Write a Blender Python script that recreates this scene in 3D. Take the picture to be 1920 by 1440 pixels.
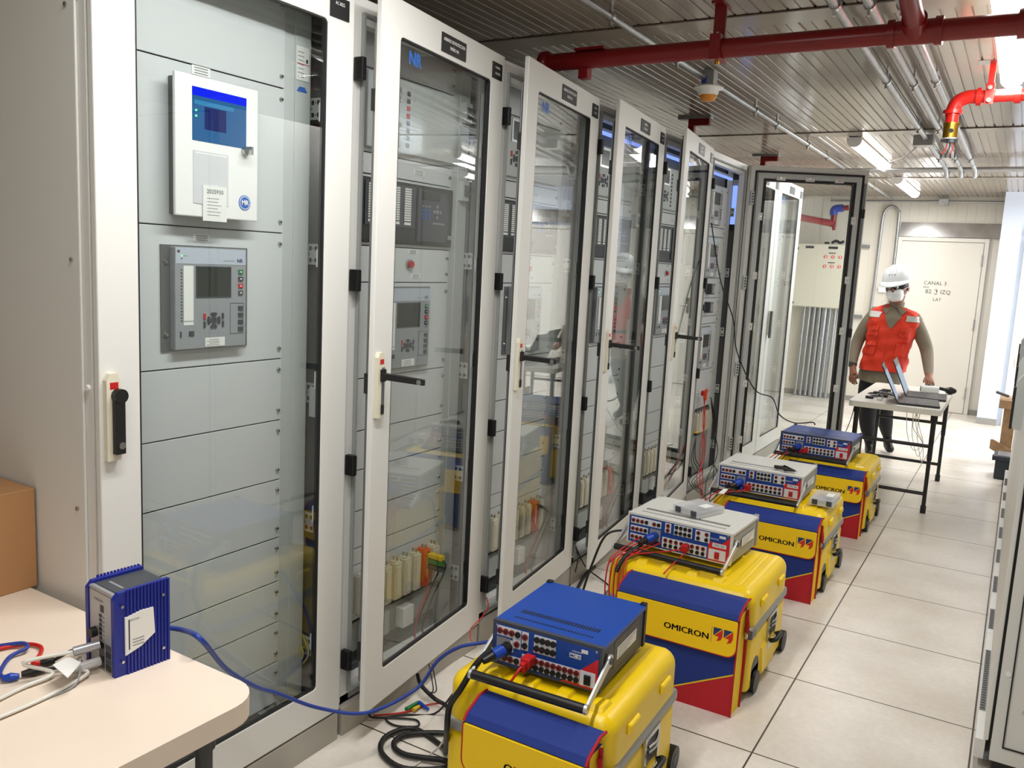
import bpy, math, random
from mathutils import Vector, Matrix
random.seed(7)
SC = bpy.context.scene
for o in list(bpy.data.objects): bpy.data.objects.remove(o)
COL = SC.collection
PI = math.pi

# ------------------------------------------------------------------ camera
F = 1594.93
YAW, PITCH, ROLL = 0.534191, 0.1445205, 0.0506015
CP = Vector((0.5777, -2.6042, 1.52235))
_fw = Vector((-math.sin(YAW)*math.cos(PITCH), math.cos(YAW)*math.cos(PITCH), -math.sin(PITCH)))
_r0 = Vector((math.cos(YAW), math.sin(YAW), 0)); _u0 = _r0.cross(_fw)
_r = _r0*math.cos(ROLL) + _u0*math.sin(ROLL); _u = -_r0*math.sin(ROLL) + _u0*math.cos(ROLL)
cam = bpy.data.cameras.new('camera'); camo = bpy.data.objects.new('camera', cam); COL.objects.link(camo)
cam.sensor_width = 36; cam.lens = F/1920*36; cam.clip_start = .05; cam.clip_end = 60
M = Matrix((_r, _u, -_fw)).transposed().to_4x4(); M.translation = CP
camo.matrix_world = M; SC.camera = camo

def at(px, py, ax, val):
    """point where the ray of a pixel of the survey meets the plane ax = val"""
    d = _r*((px-960)/F) - _u*((py-720)/F) + _fw
    i = 'xyz'.index(ax)
    return CP + d*((val-CP[i])/d[i])

# ------------------------------------------------------------------ light and exposure
SC.view_settings.view_transform = 'Standard'; SC.view_settings.look = 'None'
SC.view_settings.gamma = 1; SC.view_settings.use_curve_mapping = False
SC.view_settings.exposure = 0.1
SC.cycles.transparent_max_bounces = 40
SC.cycles.max_bounces = 10
W = bpy.data.worlds.new('world'); SC.world = W; W.use_nodes = True
W.node_tree.nodes['Background'].inputs[0].default_value = (.85, .92, 1, 1)
W.node_tree.nodes['Background'].inputs[1].default_value = 0.3

def area(name, loc, sx, sy, power, col, rot=(0, 0, 0)):
    l = bpy.data.lights.new(name, 'AREA'); l.shape = 'RECTANGLE'; l.size = sx; l.size_y = sy
    l.energy = power; l.color = col
    o = bpy.data.objects.new(name, l); o.location = loc; o.rotation_euler = rot; COL.objects.link(o); return o
# daylight through the open doorway at the far right of the room
area('doorway_daylight', (2.56, 6.4, 1.25), 1.9, 2.1, 80, (.86, .93, 1), (0, -PI/2, 0)).rotation_euler = (0, PI/2, 0)

# ------------------------------------------------------------------ materials
def lin(c):
    r = []
    for v in c:
        v /= 255.
        r.append(v/12.92 if v <= .04045 else ((v+.055)/1.055)**2.4)
    return (*r, 1)
def mat(name, c, rough=.5, metal=0., noise=.0, nscale=8., bump=0., bscale=60., emit=0., spec=.5, coat=0.):
    m = bpy.data.materials.new(name); m.use_nodes = True
    nt = m.node_tree; b = nt.nodes['Principled BSDF']
    b.inputs['Base Color'].default_value = lin(c); b.inputs['Roughness'].default_value = rough
    b.inputs['Metallic'].default_value = metal; b.inputs['Specular IOR Level'].default_value = spec
    b.inputs['Coat Weight'].default_value = coat
    if emit:
        b.inputs['Emission Color'].default_value = lin(c); b.inputs['Emission Strength'].default_value = emit
    if noise:
        tc = nt.nodes.new('ShaderNodeTexCoord'); n = nt.nodes.new('ShaderNodeTexNoise'); n.inputs['Scale'].default_value = nscale
        n.inputs['Detail'].default_value = 5
        r = nt.nodes.new('ShaderNodeMapRange'); r.inputs[1].default_value = .3; r.inputs[2].default_value = .7
        r.inputs[3].default_value = 1-noise; r.inputs[4].default_value = 1+noise*.4
        mx = nt.nodes.new('ShaderNodeVectorMath'); mx.operation = 'SCALE'; mx.inputs[0].default_value = lin(c)[:3]
        nt.links.new(tc.outputs['Object'], n.inputs['Vector']); nt.links.new(n.outputs['Fac'], r.inputs[0])
        nt.links.new(r.outputs[0], mx.inputs['Scale']); nt.links.new(mx.outputs[0], b.inputs['Base Color'])
    if bump:
        tc = nt.nodes.new('ShaderNodeTexCoord'); n = nt.nodes.new('ShaderNodeTexNoise'); n.inputs['Scale'].default_value = bscale
        n.inputs['Detail'].default_value = 4
        bp = nt.nodes.new('ShaderNodeBump'); bp.inputs['Strength'].default_value = bump; bp.inputs['Distance'].default_value = .002
        nt.links.new(tc.outputs['Object'], n.inputs['Vector']); nt.links.new(n.outputs['Fac'], bp.inputs['Height'])
        nt.links.new(bp.outputs[0], b.inputs['Normal'])
    return m
def emis(name, c, s):
    m = bpy.data.materials.new(name); m.use_nodes = True; nt = m.node_tree
    nt.nodes.remove(nt.nodes['Principled BSDF']); e = nt.nodes.new('ShaderNodeEmission')
    e.inputs[0].default_value = lin(c); e.inputs[1].default_value = s
    nt.links.new(e.outputs[0], nt.nodes['Material Output'].inputs[0]); return m
def glass(name, tint=(248, 250, 249), refl=1.0, rough=.0):
    m = bpy.data.materials.new(name); m.use_nodes = True; nt = m.node_tree
    nt.nodes.remove(nt.nodes['Principled BSDF'])
    t = nt.nodes.new('ShaderNodeBsdfTransparent'); t.inputs[0].default_value = lin(tint)
    g = nt.nodes.new('ShaderNodeBsdfGlossy'); g.inputs['Roughness'].default_value = rough; g.inputs[0].default_value = (refl, refl, refl, 1)
    f = nt.nodes.new('ShaderNodeFresnel'); f.inputs[0].default_value = 1.5
    ge = nt.nodes.new('ShaderNodeNewGeometry'); mr = nt.nodes.new('ShaderNodeMapRange'); mr.inputs[3].default_value = 1.5; mr.inputs[4].default_value = 1/1.5
    nt.links.new(ge.outputs['Backfacing'], mr.inputs[0]); nt.links.new(mr.outputs[0], f.inputs[0])
    x = nt.nodes.new('ShaderNodeMixShader')
    nt.links.new(f.outputs[0], x.inputs[0]); nt.links.new(t.outputs[0], x.inputs[1]); nt.links.new(g.outputs[0], x.inputs[2])
    nt.links.new(x.outputs[0], nt.nodes['Material Output'].inputs[0]); return m

cab = mat('cabinet_paint', (222, 222, 218), .42, bump=.08, bscale=220)
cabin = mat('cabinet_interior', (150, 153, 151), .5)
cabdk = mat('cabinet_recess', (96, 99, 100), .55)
panelm = mat('panel_grey', (208, 211, 212), .45)
stripm = mat('strip_grey', (190, 195, 193), .5)
plinthm = mat('plinth_grey', (172, 168, 158), .55, noise=.08)
gask = mat('black_gasket', (22, 22, 23), .6)
black = mat('black_plastic', (24, 24, 25), .42)
dkgrey = mat('dark_grey_plastic', (62, 66, 72), .45)
relgrey = mat('relay_grey', (150, 154, 158), .4)
reltop = mat('relay_header', (186, 194, 206), .4)
lcd = mat('lcd_dark', (38, 46, 40), .18)
steel = mat('steel', (190, 190, 188), .25, metal=1)
zinc = mat('galvanised', (178, 180, 182), .36, metal=.85, noise=.12, nscale=30)
white = mat('white', (240, 240, 238), .5)
paper = mat('paper', (236, 236, 232), .7)
ink = mat('ink', (45, 45, 50), .7)
lightink = mat('light_ink', (140, 142, 146), .7)
beige = mat('beige_plastic', (222, 216, 196), .45)
blockm = mat('terminal_cream', (214, 208, 190), .5)
orange = mat('orange_plug', (226, 84, 32), .45)
redm = mat('red_plastic', (190, 28, 30), .4)
greenm = mat('green_plastic', (30, 120, 60), .45)
yelm = mat('yellow_lead', (225, 190, 40), .45)
bluem = mat('blue_plastic', (24, 66, 170), .4)
cable_b = mat('cable_black', (20, 20, 21), .5)
cable_r = mat('cable_red', (196, 26, 22), .45)
cable_bl = mat('cable_blue', (34, 62, 150), .45)
cable_w = mat('cable_white', (226, 224, 215), .5)
cable_g = mat('cable_grey', (150, 150, 150), .5)
caseY = mat('case_yellow', (248, 210, 8), .36, noise=.06, nscale=5, bump=.12, bscale=160)
caseband = mat('case_band', (160, 160, 156), .45, metal=.3)
bagB = mat('bag_blue', (16, 46, 128), .75, bump=.3, bscale=400)
bagY = mat('bag_yellow', (247, 205, 6), .6, bump=.15, bscale=60)
bagR = mat('bag_red', (178, 20, 36), .75, bump=.3, bscale=400)
unitB = mat('unit_blue', (6, 66, 160), .38)
unitDk = mat('unit_dark', (58, 64, 76), .5)
unitW = mat('unit_white', (214, 214, 208), .42)
unitS = mat('unit_side_grey', (160, 160, 152), .5)
faceB = mat('face_blue', (10, 62, 150), .42)
faceR = mat('face_red', (205, 36, 44), .42)
facelight = mat('face_light', (218, 222, 228), .5)
jackR = mat('jack_red', (120, 30, 34), .4)
redpipe = mat('red_pipe_shaded', (128, 16, 20), .3, noise=.1)  # pipe red darkened: the near pipe's backlit shade is put into the colour
redbright = mat('red_pipe_bright', (205, 34, 26), .25)
brass = mat('brass', (200, 158, 60), .28, metal=1)
wood = mat('raw_wood', (150, 118, 84), .75, noise=.3, nscale=14)
card = mat('cardboard', (178, 132, 88), .8, noise=.08, nscale=5)
tablewood = mat('table_birch', (234, 218, 200), .42, noise=.07, nscale=3, bump=.05)
tableedge = mat('table_edge', (222, 214, 200), .5)
tableW = mat('table_white', (226, 224, 214), .45)
legm = mat('table_leg_grey', (70, 72, 72), .4, metal=.3)
legd = mat('table_leg_black', (34, 34, 35), .4)
laptopm = mat('laptop_black', (32, 33, 36), .4)
silver = mat('silver', (176, 178, 182), .35, metal=.5)
devB = mat('device_blue', (22, 38, 140), .45)
clearp = mat('clear_plastic', (225, 226, 228), .15); clearp.node_tree.nodes['Principled BSDF'].inputs['Alpha'].default_value = .45
bagplast = mat('plastic_sheet', (236, 236, 238), .2); bagplast.node_tree.nodes['Principled BSDF'].inputs['Alpha'].default_value = .3
glassm = glass('door_glass', (247, 249, 248.6))
led_r = emis('led_red', (255, 50, 50), 3.0)
led_g = emis('led_green', (90, 255, 120), 3.0)
led_b = emis('lamp_blue', (128, 156, 255), 1.3)
tube = emis('tube_light', (255, 252, 246), 9.0)
logoB = mat('logo_blue', (20, 96, 190), .5)
skinm = mat('skin', (140, 92, 70), .55)
khaki = mat('khaki_shirt', (122, 112, 94), .8, bump=.4, bscale=30)
vestm = mat('orange_vest', (208, 46, 12), .7, bump=.4, bscale=40)
vestdk = mat('vest_pocket', (205, 52, 18), .75)
reflm = mat('reflective_band', (190, 188, 182), .45)
trous = mat('dark_trousers', (13, 14, 18), .8)
helm = mat('helmet_white', (200, 202, 204), .35)

def nodemat_floor():
    m = bpy.data.materials.new('floor_tiles'); m.use_nodes = True; nt = m.node_tree; b = nt.nodes['Principled BSDF']
    L = nt.links.new; N = nt.nodes.new
    tc = N('ShaderNodeTexCoord'); sx = N('ShaderNodeSeparateXYZ'); L(tc.outputs['Object'], sx.inputs[0])
    ds = []
    for ax in (0, 1):
        d = N('ShaderNodeMath'); d.operation = 'DIVIDE'; d.inputs[1].default_value = .6; L(sx.outputs[ax], d.inputs[0])
        a = N('ShaderNodeMath'); a.operation = 'ADD'; a.inputs[1].default_value = 100.5; L(d.outputs[0], a.inputs[0])
        f = N('ShaderNodeMath'); f.operation = 'FRACT'; L(a.outputs[0], f.inputs[0])
        s = N('ShaderNodeMath'); s.operation = 'SUBTRACT'; s.inputs[1].default_value = .5; L(f.outputs[0], s.inputs[0])
        c = N('ShaderNodeMath'); c.operation = 'ABSOLUTE'; L(s.outputs[0], c.inputs[0]); ds.append(c)
    mn = N('ShaderNodeMath'); mn.operation = 'MINIMUM'; L(ds[0].outputs[0], mn.inputs[0]); L(ds[1].outputs[0], mn.inputs[1])
    lt = N('ShaderNodeMath'); lt.operation = 'LESS_THAN'; lt.inputs[1].default_value = .005; L(mn.outputs[0], lt.inputs[0])
    n1 = N('ShaderNodeTexNoise'); n1.inputs['Scale'].default_value = 2.2; n1.inputs['Detail'].default_value = 7
    n2 = N('ShaderNodeTexNoise'); n2.inputs['Scale'].default_value = 45; n2.inputs['Detail'].default_value = 4
    L(tc.outputs['Object'], n1.inputs[0]); L(tc.outputs['Object'], n2.inputs[0])
    r1 = N('ShaderNodeValToRGB'); r1.color_ramp.elements[0].color = lin((212, 204, 192)); r1.color_ramp.elements[1].color = lin((232, 226, 217))
    r1.color_ramp.elements[0].position = .35; r1.color_ramp.elements[1].position = .6
    L(n1.outputs[0], r1.inputs[0])
    r2 = N('ShaderNodeMapRange'); r2.inputs[1].default_value = .3; r2.inputs[2].default_value = .75; r2.inputs[3].default_value = .94; r2.inputs[4].default_value = 1.03
    L(n2.outputs[0], r2.inputs[0])
    sc = N('ShaderNodeVectorMath'); sc.operation = 'SCALE'; L(r1.outputs[0], sc.inputs[0]); L(r2.outputs[0], sc.inputs['Scale'])
    # scattered brown scuffs
    n3 = N('ShaderNodeTexNoise'); n3.inputs['Scale'].default_value = 6.5; n3.inputs['Detail'].default_value = 3; L(tc.outputs['Object'], n3.inputs[0])
    r3 = N('ShaderNodeMapRange'); r3.inputs[1].default_value = .74; r3.inputs[2].default_value = .78; r3.inputs[4].default_value = .5; L(n3.outputs[0], r3.inputs[0])
    m0 = N('ShaderNodeMix'); m0.data_type = 'RGBA'; L(r3.outputs[0], m0.inputs[0]); L(sc.outputs[0], m0.inputs[6]); m0.inputs[7].default_value = lin((170, 148, 112))
    mx = N('ShaderNodeMix'); mx.data_type = 'RGBA'; L(lt.outputs[0], mx.inputs[0]); L(m0.outputs[2], mx.inputs[6]); mx.inputs[7].default_value = lin((66, 56, 46))
    L(mx.outputs[2], b.inputs['Base Color']); b.inputs['Roughness'].default_value = .3
    rr = N('ShaderNodeMapRange'); rr.inputs[3].default_value = .24; rr.inputs[4].default_value = .42; L(n1.outputs[0], rr.inputs[0]); L(rr.outputs[0], b.inputs['Roughness'])
    bp = N('ShaderNodeBump'); bp.inputs['Distance'].default_value = .001; bp.inputs['Strength'].default_value = .12; L(n2.outputs[0], bp.inputs['Height']); L(bp.outputs[0], b.inputs['Normal'])
    return m
floorm = nodemat_floor()
ceilm = mat('ceiling_panel', (160, 148, 134), .16, noise=.06, nscale=1.5, spec=.7)
seamm = mat('ceiling_seam', (60, 56, 52), .6)
wallm = mat('wall_panel', (222, 218, 206), .42, noise=.03, nscale=2)
wallw = mat('wall_bluish', (214, 222, 236), .45)
doorm = mat('door_paint', (232, 228, 218), .45)
flash = mat('flashing_metal', (200, 200, 200), .25, metal=.9, noise=.25, nscale=6)

# ------------------------------------------------------------------ mesh building
class MB:
    def __init__(s): s.v = []; s.f = []; s.mi = []; s.sm = []; s.mats = []; s.T = Matrix.Identity(4)
    def m(s, mt):
        if mt not in s.mats: s.mats.append(mt)
        return s.mats.index(mt)
    def add(s, vs, fs, mt, smooth=False):
        n = len(s.v); s.v += [tuple(s.T @ Vector(p)) for p in vs]; k = s.m(mt)
        for f in fs: s.f.append([i+n for i in f]); s.mi.append(k); s.sm.append(smooth)
        return s
    def box(s, a, b, mt):
        x0, y0, z0 = [min(a[i], b[i]) for i in range(3)]; x1, y1, z1 = [max(a[i], b[i]) for i in range(3)]
        vs = [(x0,y0,z0),(x1,y0,z0),(x1,y1,z0),(x0,y1,z0),(x0,y0,z1),(x1,y0,z1),(x1,y1,z1),(x0,y1,z1)]
        return s.add(vs, [(0,3,2,1),(4,5,6,7),(0,1,5,4),(1,2,6,5),(2,3,7,6),(3,0,4,7)], mt)
    def hexa(s, bot, top, mt):
        vs = list(bot)+list(top)
        return s.add(vs, [(0,3,2,1),(4,5,6,7),(0,1,5,4),(1,2,6,5),(2,3,7,6),(3,0,4,7)], mt)
    def cyl(s, p0, p1, r, mt, n=14, r2=None, caps=True):
        p0 = Vector(p0); p1 = Vector(p1); r2 = r if r2 is None else r2
        d = (p1-p0).normalized(); a = d.orthogonal().normalized(); b = d.cross(a)
        vs = []
        for p, rr in ((p0, r), (p1, r2)):
            for i in range(n):
                t = 2*PI*i/n; vs.append(p+(a*math.cos(t)+b*math.sin(t))*rr)
        s.add(vs, [(i, (i+1) % n, n+(i+1) % n, n+i) for i in range(n)], mt, True)
        if caps: s.add(vs, [tuple(range(n))[::-1], tuple(range(n, 2*n))], mt)
        return s
    def tube(s, pts, r, mt, n=8, sub=6, closed=False):
        P = [Vector(p) for p in pts]
        if len(P) > 2 and sub > 1:
            Q = []
            for i in range(len(P)-1):
                a = P[max(i-1, 0)]; b = P[i]; c = P[i+1]; d = P[min(i+2, len(P)-1)]
                for k in range(sub):
                    t = k/sub
                    Q.append(.5*((2*b)+(-a+c)*t+(2*a-5*b+4*c-d)*t*t+(-a+3*b-3*c+d)*t**3))
            Q.append(P[-1]); P = Q
        vs = []; up = None
        for i, p in enumerate(P):
            d = (P[min(i+1, len(P)-1)]-P[max(i-1, 0)])
            if d.length < 1e-9: d = Vector((0, 0, 1))
            d.normalize()
            if up is None: up = d.orthogonal().normalized()
            a = up - d*up.dot(d)
            if a.length < 1e-6: a = d.orthogonal()
            a.normalize(); up = a; b = d.cross(a)
            for k in range(n):
                t = 2*PI*k/n; vs.append(p+(a*math.cos(t)+b*math.sin(t))*r)
        m = len(P)
        fs = [(i*n+k, i*n+(k+1) % n, (i+1)*n+(k+1) % n, (i+1)*n+k) for i in range(m-1) for k in range(n)]
        s.add(vs, fs, mt, True); s.add(vs, [tuple(range(n))[::-1], tuple(range((m-1)*n, m*n))], mt)
        return s
    def prism(s, poly, ax, a, b, mt, smooth=False):
        """poly: 2d points in the two remaining axes in order; extruded along ax from a to b"""
        i = 'xyz'.index(ax)
        def mk(p, t): q = list(p); q.insert(i, t); return tuple(q)
        n = len(poly); vs = [mk(p, a) for p in poly]+[mk(p, b) for p in poly]
        s.add(vs, [tuple(range(n))[::-1], tuple(range(n, 2*n))], mt)
        s.add(vs, [(k, (k+1) % n, n+(k+1) % n, n+k) for k in range(n)], mt, smooth)
        return s
    def lathe(s, prof, c, mt, n=24, axis='z'):
        c = Vector(c); vs = []
        for r, h in prof:
            for k in range(n):
                t = 2*PI*k/n; x, y = r*math.cos(t), r*math.sin(t)
                vs.append(c+Vector((x, y, h) if axis == 'z' else (h, x, y) if axis == 'x' else (x, h, y)))
        fs = [(i*n+k, i*n+(k+1) % n, (i+1)*n+(k+1) % n, (i+1)*n+k) for i in range(len(prof)-1) for k in range(n)]
        return s.add(vs, fs, mt, True)
    def ring(s, ax, t0, t1, outer, inner, mt, rad=.0, seg=4):
        """flat frame of thickness t0..t1 normal to ax; outer/inner = (u0,w0,u1,w1); rounded inner corners"""
        i = 'xyz'.index(ax)
        def mk(p, t): q = list(p); q.insert(i, t); return tuple(q)
        def rnd(b, r):
            u0, w0, u1, w1 = b; out = []
            for cx, cy, a0 in ((u1-r, w1-r, 0), (u0+r, w1-r, 90), (u0+r, w0+r, 180), (u1-r, w0+r, 270)):
                for k in range(seg+1):
                    a = math.radians(a0+90*k/seg); out.append((cx+r*math.cos(a), cy+r*math.sin(a)))
            return out
        I = rnd(inner, rad); u0, w0, u1, w1 = outer
        O = []
        for c in ((u1, w1), (u0, w1), (u0, w0), (u1, w0)): O += [c]*(seg+1)
        n = len(I)
        vs = [mk(p, t0) for p in O]+[mk(p, t0) for p in I]+[mk(p, t1) for p in O]+[mk(p, t1) for p in I]
        fs = []
        for k in range(n):
            j = (k+1) % n
            deg = O[k] == O[j]
            if deg: fs += [(k, n+j, n+k), (2*n+k, 3*n+k, 3*n+j)]
            else: fs += [(k, j, n+j, n+k), (2*n+k, 3*n+k, 3*n+j, 2*n+j), (k, 2*n+k, 2*n+j, j)]
            fs += [(n+k, n+j, 3*n+j, 3*n+k)]
        return s.add(vs, fs, mt)
    def text(s, string, org, u, w, size, mt, thick=.0006, center=True, bold=.0, sx=1., heavy=0.):
        """letters in the plane spanned by u (reading direction) and w (up)"""
        c = bpy.data.curves.new('t', 'FONT'); c.body = string; c.size = size; c.offset = bold
        c.resolution_u = 2; c.fill_mode = 'FRONT'
        if center: c.align_x = 'CENTER'; c.align_y = 'CENTER'
        o = bpy.data.objects.new('t', c); COL.objects.link(o); bpy.context.view_layer.update()
        me = o.to_mesh()
        u = Vector(u).normalized(); w = Vector(w).normalized(); nn = u.cross(w); org = Vector(org)
        vs = [org+u*v.co.x*sx+w*v.co.y+nn*thick for v in me.vertices]
        fs = [tuple(p.vertices) for p in me.polygons]
        for q in ((-1, 0, 1) if heavy else (0,)): s.add([v+u*heavy*q for v in vs], fs, mt)
        o.to_mesh_clear(); bpy.data.objects.remove(o); bpy.data.curves.remove(c)
        return s
    def sphere(s, c, r, mt, n=14, m=8, sc=(1, 1, 1)):
        c = Vector(c); vs = [c+Vector((r*sc[0]*math.sin(PI*j/m)*math.cos(2*PI*i/n), r*sc[1]*math.sin(PI*j/m)*math.sin(2*PI*i/n), r*sc[2]*math.cos(PI*j/m))) for j in range(m+1) for i in range(n)]
        return s.add(vs, [(j*n+i, (j+1)*n+i, (j+1)*n+(i+1) % n, j*n+(i+1) % n) for j in range(m) for i in range(n)], mt, True)
    def build(s, name, parent=None, loc=None, rot=None, bevel=0, seg=2, label=None):
        me = bpy.data.meshes.new(name); me.from_pydata(s.v, [], s.f)
        for k in s.mats: me.materials.append(k)
        me.polygons.foreach_set('material_index', s.mi); me.polygons.foreach_set('use_smooth', s.sm); me.update()
        o = bpy.data.objects.new(name, me); COL.objects.link(o)
        if parent: o.parent = parent
        if loc is not None: o.location = loc
        if rot is not None: o.rotation_euler = rot
        if bevel:
            b = o.modifiers.new('bevel', 'BEVEL'); b.width = bevel; b.segments = seg; b.limit_method = 'ANGLE'; b.angle_limit = math.radians(50)
        if label: o['label'] = label
        return o
def tag(o, label, cat, group=None):
    o['label'] = label; o['category'] = cat
    if group: o['group'] = group
    return o
def thing(name, label, cat, loc=(0, 0, 0), rz=0., group=None, rot=None):
    o = bpy.data.objects.new(name, None); COL.objects.link(o); o.location = loc
    o.rotation_euler = rot if rot else (0, 0, rz); o.empty_display_size = .1
    return tag(o, label, cat, group)
def struct(o): o['kind'] = 'structure'; return o
def copy_tree(o, parent=None):
    c = o.copy(); COL.objects.link(c)
    if parent: c.parent = parent
    for ch in list(o.children): copy_tree(ch, c)
    return c
Y_ = (0, 1, 0); Z_ = (0, 0, 1); X_ = (1, 0, 0)
CEIL = 2.5

# ================================================================== SETTING
b = MB(); b.box((-3.2, -4.6, -.12), (2.6, 8.8, 0), floorm); struct(b.build('floor'))
# ceiling with fine grooves running down the room
b = MB(); pts = []
x = -3.2
while x < 2.58:
    pts += [(x, CEIL), (x+.038, CEIL), (x+.040, CEIL+.004), (x+.043, CEIL+.004), (x+.045, CEIL), (x+.088, CEIL), (x+.091, CEIL+.007), (x+.097, CEIL+.007)]; x += .1
pts += [(x, CEIL), (x, CEIL+.1), (-3.2, CEIL+.1)]
n = len(pts)
for (ya, yb) in ((-4.6, .775), (.785, 3.655), (3.665, 6.53), (6.54, 8.8)):
    vs = [(p[0], ya, p[1]) for p in pts]+[(p[0], yb, p[1]) for p in pts]
    b.add(vs, [(k, n+k, n+(k+1) % n, (k+1) % n) for k in range(n)], ceilm)
b.box((-3.2, -4.6, CEIL+.02), (2.6, 8.8, CEIL+.12), seamm)
struct(b.build('ceiling'))
for k, y in enumerate((.785, 3.665, 6.54)):
    b = MB(); b.box((-3.2, y, CEIL-.006), (2.6, y+.15, CEIL-.0005), ceilm); struct(b.build('trim_%d' % (k+1)))
def ribwall(name, a, bb, z1, mt, side):
    """wall between plan points a and bb with fine vertical grooves facing side"""
    a = Vector(a); bb = Vector(bb); d = (bb-a); L = d.length; d.normalize(); nrm = Vector((-d.y, d.x))*side
    m = MB(); ps = []; t = 0
    while t < L-.1:
        ps += [(t, 0), (t+.094, 0), (t+.096, .003), (t+.099, .003)]; t += .1
    ps += [(t, 0), (L, 0), (L, .08), (0, .08)]
    P = [a+d*u-nrm*w for u, w in ps]; k = len(P)
    vs = [(p.x, p.y, 0) for p in P]+[(p.x, p.y, z1) for p in P]
    m.add(vs, [(i, (i+1) % k, k+(i+1) % k, k+i) for i in range(k)], mt)
    return struct(m.build(name))
ribwall('wall_back', (-3.2, 8.6), (.34, 8.6), CEIL, wallm, -1)
ribwall('wall_left', (-3.1, -4.6), (-3.1, 8.7), CEIL, wallm, -1)
b = MB(); b.box((2.6, -4.6, 0), (2.7, 5.3, CEIL), wallm); b.box((2.6, 7.5, 0), (2.7, 8.8, CEIL), wallm); b.box((2.6, 5.3, 2.25), (2.7, 7.5, CEIL), wallm); struct(b.build('wall_right'))
b = MB(); b.box((-3.2, -4.7, 0), (2.6, -4.6, CEIL), wallm); struct(b.build('wall_front'))
b = MB(); b.box((.28, 7.97, 0), (.47, 8.7, CEIL), wallw); b.box((.47, 8.03, 0), (2.6, 8.12, CEIL), wallw); struct(b.build('wall_partition'))
# skirting
skirt = mat('skirting', (150, 148, 142), .6)
b = MB(); b.box((-3.2, 8.585, 0), (-.79, 8.6, .06), skirt); b.box((.17, 8.585, 0), (.28, 8.6, .06), skirt); struct(b.build('baseboard_back'))
b = MB(); b.box((.275, 7.955, 0), (.475, 7.97, .07), skirt); struct(b.build('baseboard_partition'))
# back door with hinges, flashing and handwriting
def metal_door(nm, x0, x1, y, ztop, hinge_right=True, note=False):
    d = MB(); d.box((x0, y-.03, 0.005), (x1-.05, y-.012, ztop-.05), doorm)
    o = d.build(nm, bevel=.003); struct(o)
    f = MB(); f.box((x1-.045, y-.04, 0), (x1, y-.001, ztop), doorm); f.box((x0-.045, y-.04, 0), (x0, y-.001, ztop), doorm)
    f.box((x0, y-.04, ztop-.045), (x1-.045, y-.001, ztop), doorm); f.build('door_frame', o, bevel=.003)
    for z in (.25, 1.05, 1.78):
        h = MB(); h.box((x1-.075, y-.046, z-.05), (x1-.03, y-.031, z+.05), doorm); h.cyl((x1-.05, y-.05, z-.06), (x1-.05, y-.05, z+.06), .009, steel)
        h.build('hinge', o)
    if note:
        t = MB()
        t.text('CANAL 3', (-.34, y-.03, 1.50), X_, Z_, .06, ink, .0005)
        t.text('B2 ↕ IZQ', (-.30, y-.03, 1.40), X_, Z_, .065, ink, .0005); t.text('ENS', (-.43, y-.03, 1.45), X_, Z_, .035, ink, .0005)
        t.text('LAT', (-.30, y-.03, 1.31), X_, Z_, .05, ink, .0005)
        t.build('handwriting', o)
        k = MB(); k.box((x0+.03, y-.05, .95), (x0+.06, y-.031, 1.15), steel); k.cyl((x0+.045, y-.08, 1.05), (x0+.16, y-.08, 1.05), .009, steel); k.cyl((x0+.045, y-.08, 1.05), (x0+.045, y-.05, 1.05), .009, steel)
        k.build('door_handle', o)
    return o
metal_door('door_1', -.745, .165, 8.6, 2.03, note=True)
metal_door('door_2', .56, 1.5, 8.03, 2.0)
# hinge side of the right door faces the column
b = MB()
for z in (.7, 1.5): b.box((.575, 7.985, z-.06), (.6, 8.0, z+.06), doorm)
o = b.build('trim_5'); struct(o)
for nm, x0, x1, y in (('sheet_metal_flashing', -.78, .28, 8.6), ('sheet_metal_flashing', .52, 1.55, 8.03)):
    b = MB(); b.hexa([(x0, y-.05, 2.035), (x1, y-.05, 2.035), (x1, y-.002, 2.035), (x0, y-.002, 2.035)], [(x0, y-.012, 2.2), (x1, y-.012, 2.2), (x1, y-.002, 2.2), (x0, y-.002, 2.2)], flash)
    tag(b.build(nm), 'crinkled bare metal flashing above the door with handwriting' if x0 < 0 else 'bare metal flashing above the door at the right edge', 'flashing')

# ------------------------------------------------------------------ ceiling lights (fixtures give the light)
def lamp(x, y0, y1, label, power=55, z=2.44):
    t = thing('ceiling_light', label, 'ceiling light', (x, (y0+y1)/2, z+.055), group=None)
    L = (y1-y0)/2
    b = MB(); b.box((-.04, -L, -.02), (.04, L, .0), white); b.box((-.03, -L*.6-.02, 0), (.03, -L*.6+.02, .005), steel); b.build('housing', t, bevel=.006)
    b = MB(); pr = [(.048*math.cos(PI+PI*k/10), -.02+.045*math.sin(PI+PI*k/10)) for k in range(11)]
    b.prism([(p[0], p[1]) for p in pr], 'y', -L+.01, L-.01, tube, True); b.build('diffuser', t)
    b = MB()
    for s in (-1, 1):
        b = MB(); pc = [(.05*math.cos(PI+PI*k/10), -.02+.047*math.sin(PI+PI*k/10)) for k in range(11)]
        b.prism(pc+[(.05, 0), (-.05, 0)], 'y', s*L-.012, s*L+.012, white); b.build('end_cap', t, bevel=.004)
    l = area('ceiling_lamp_light', (x, (y0+y1)/2, z-.05), .1, y1-y0-.1, power, (1, .985, .965)); l.data.spread = PI
    return t
lamp(-.575, 3.9, 5.4, 'long tube light, second from the back wall, lit and hanging over the open cabinet door', 18)
lamp(-.60, 6.45, 7.95, 'long lit tube light nearest the back wall', 24)
lamp(.41, .62, 2.12, 'overexposed tube light above the brass fitting at top right', 20)
lamp(.9, 4.6, 6.1, 'lit tube light over the far right floor', 24)
lamp(-.45, -2.0, -.5, 'lit tube light above the nearest cabinets', 26)
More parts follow.
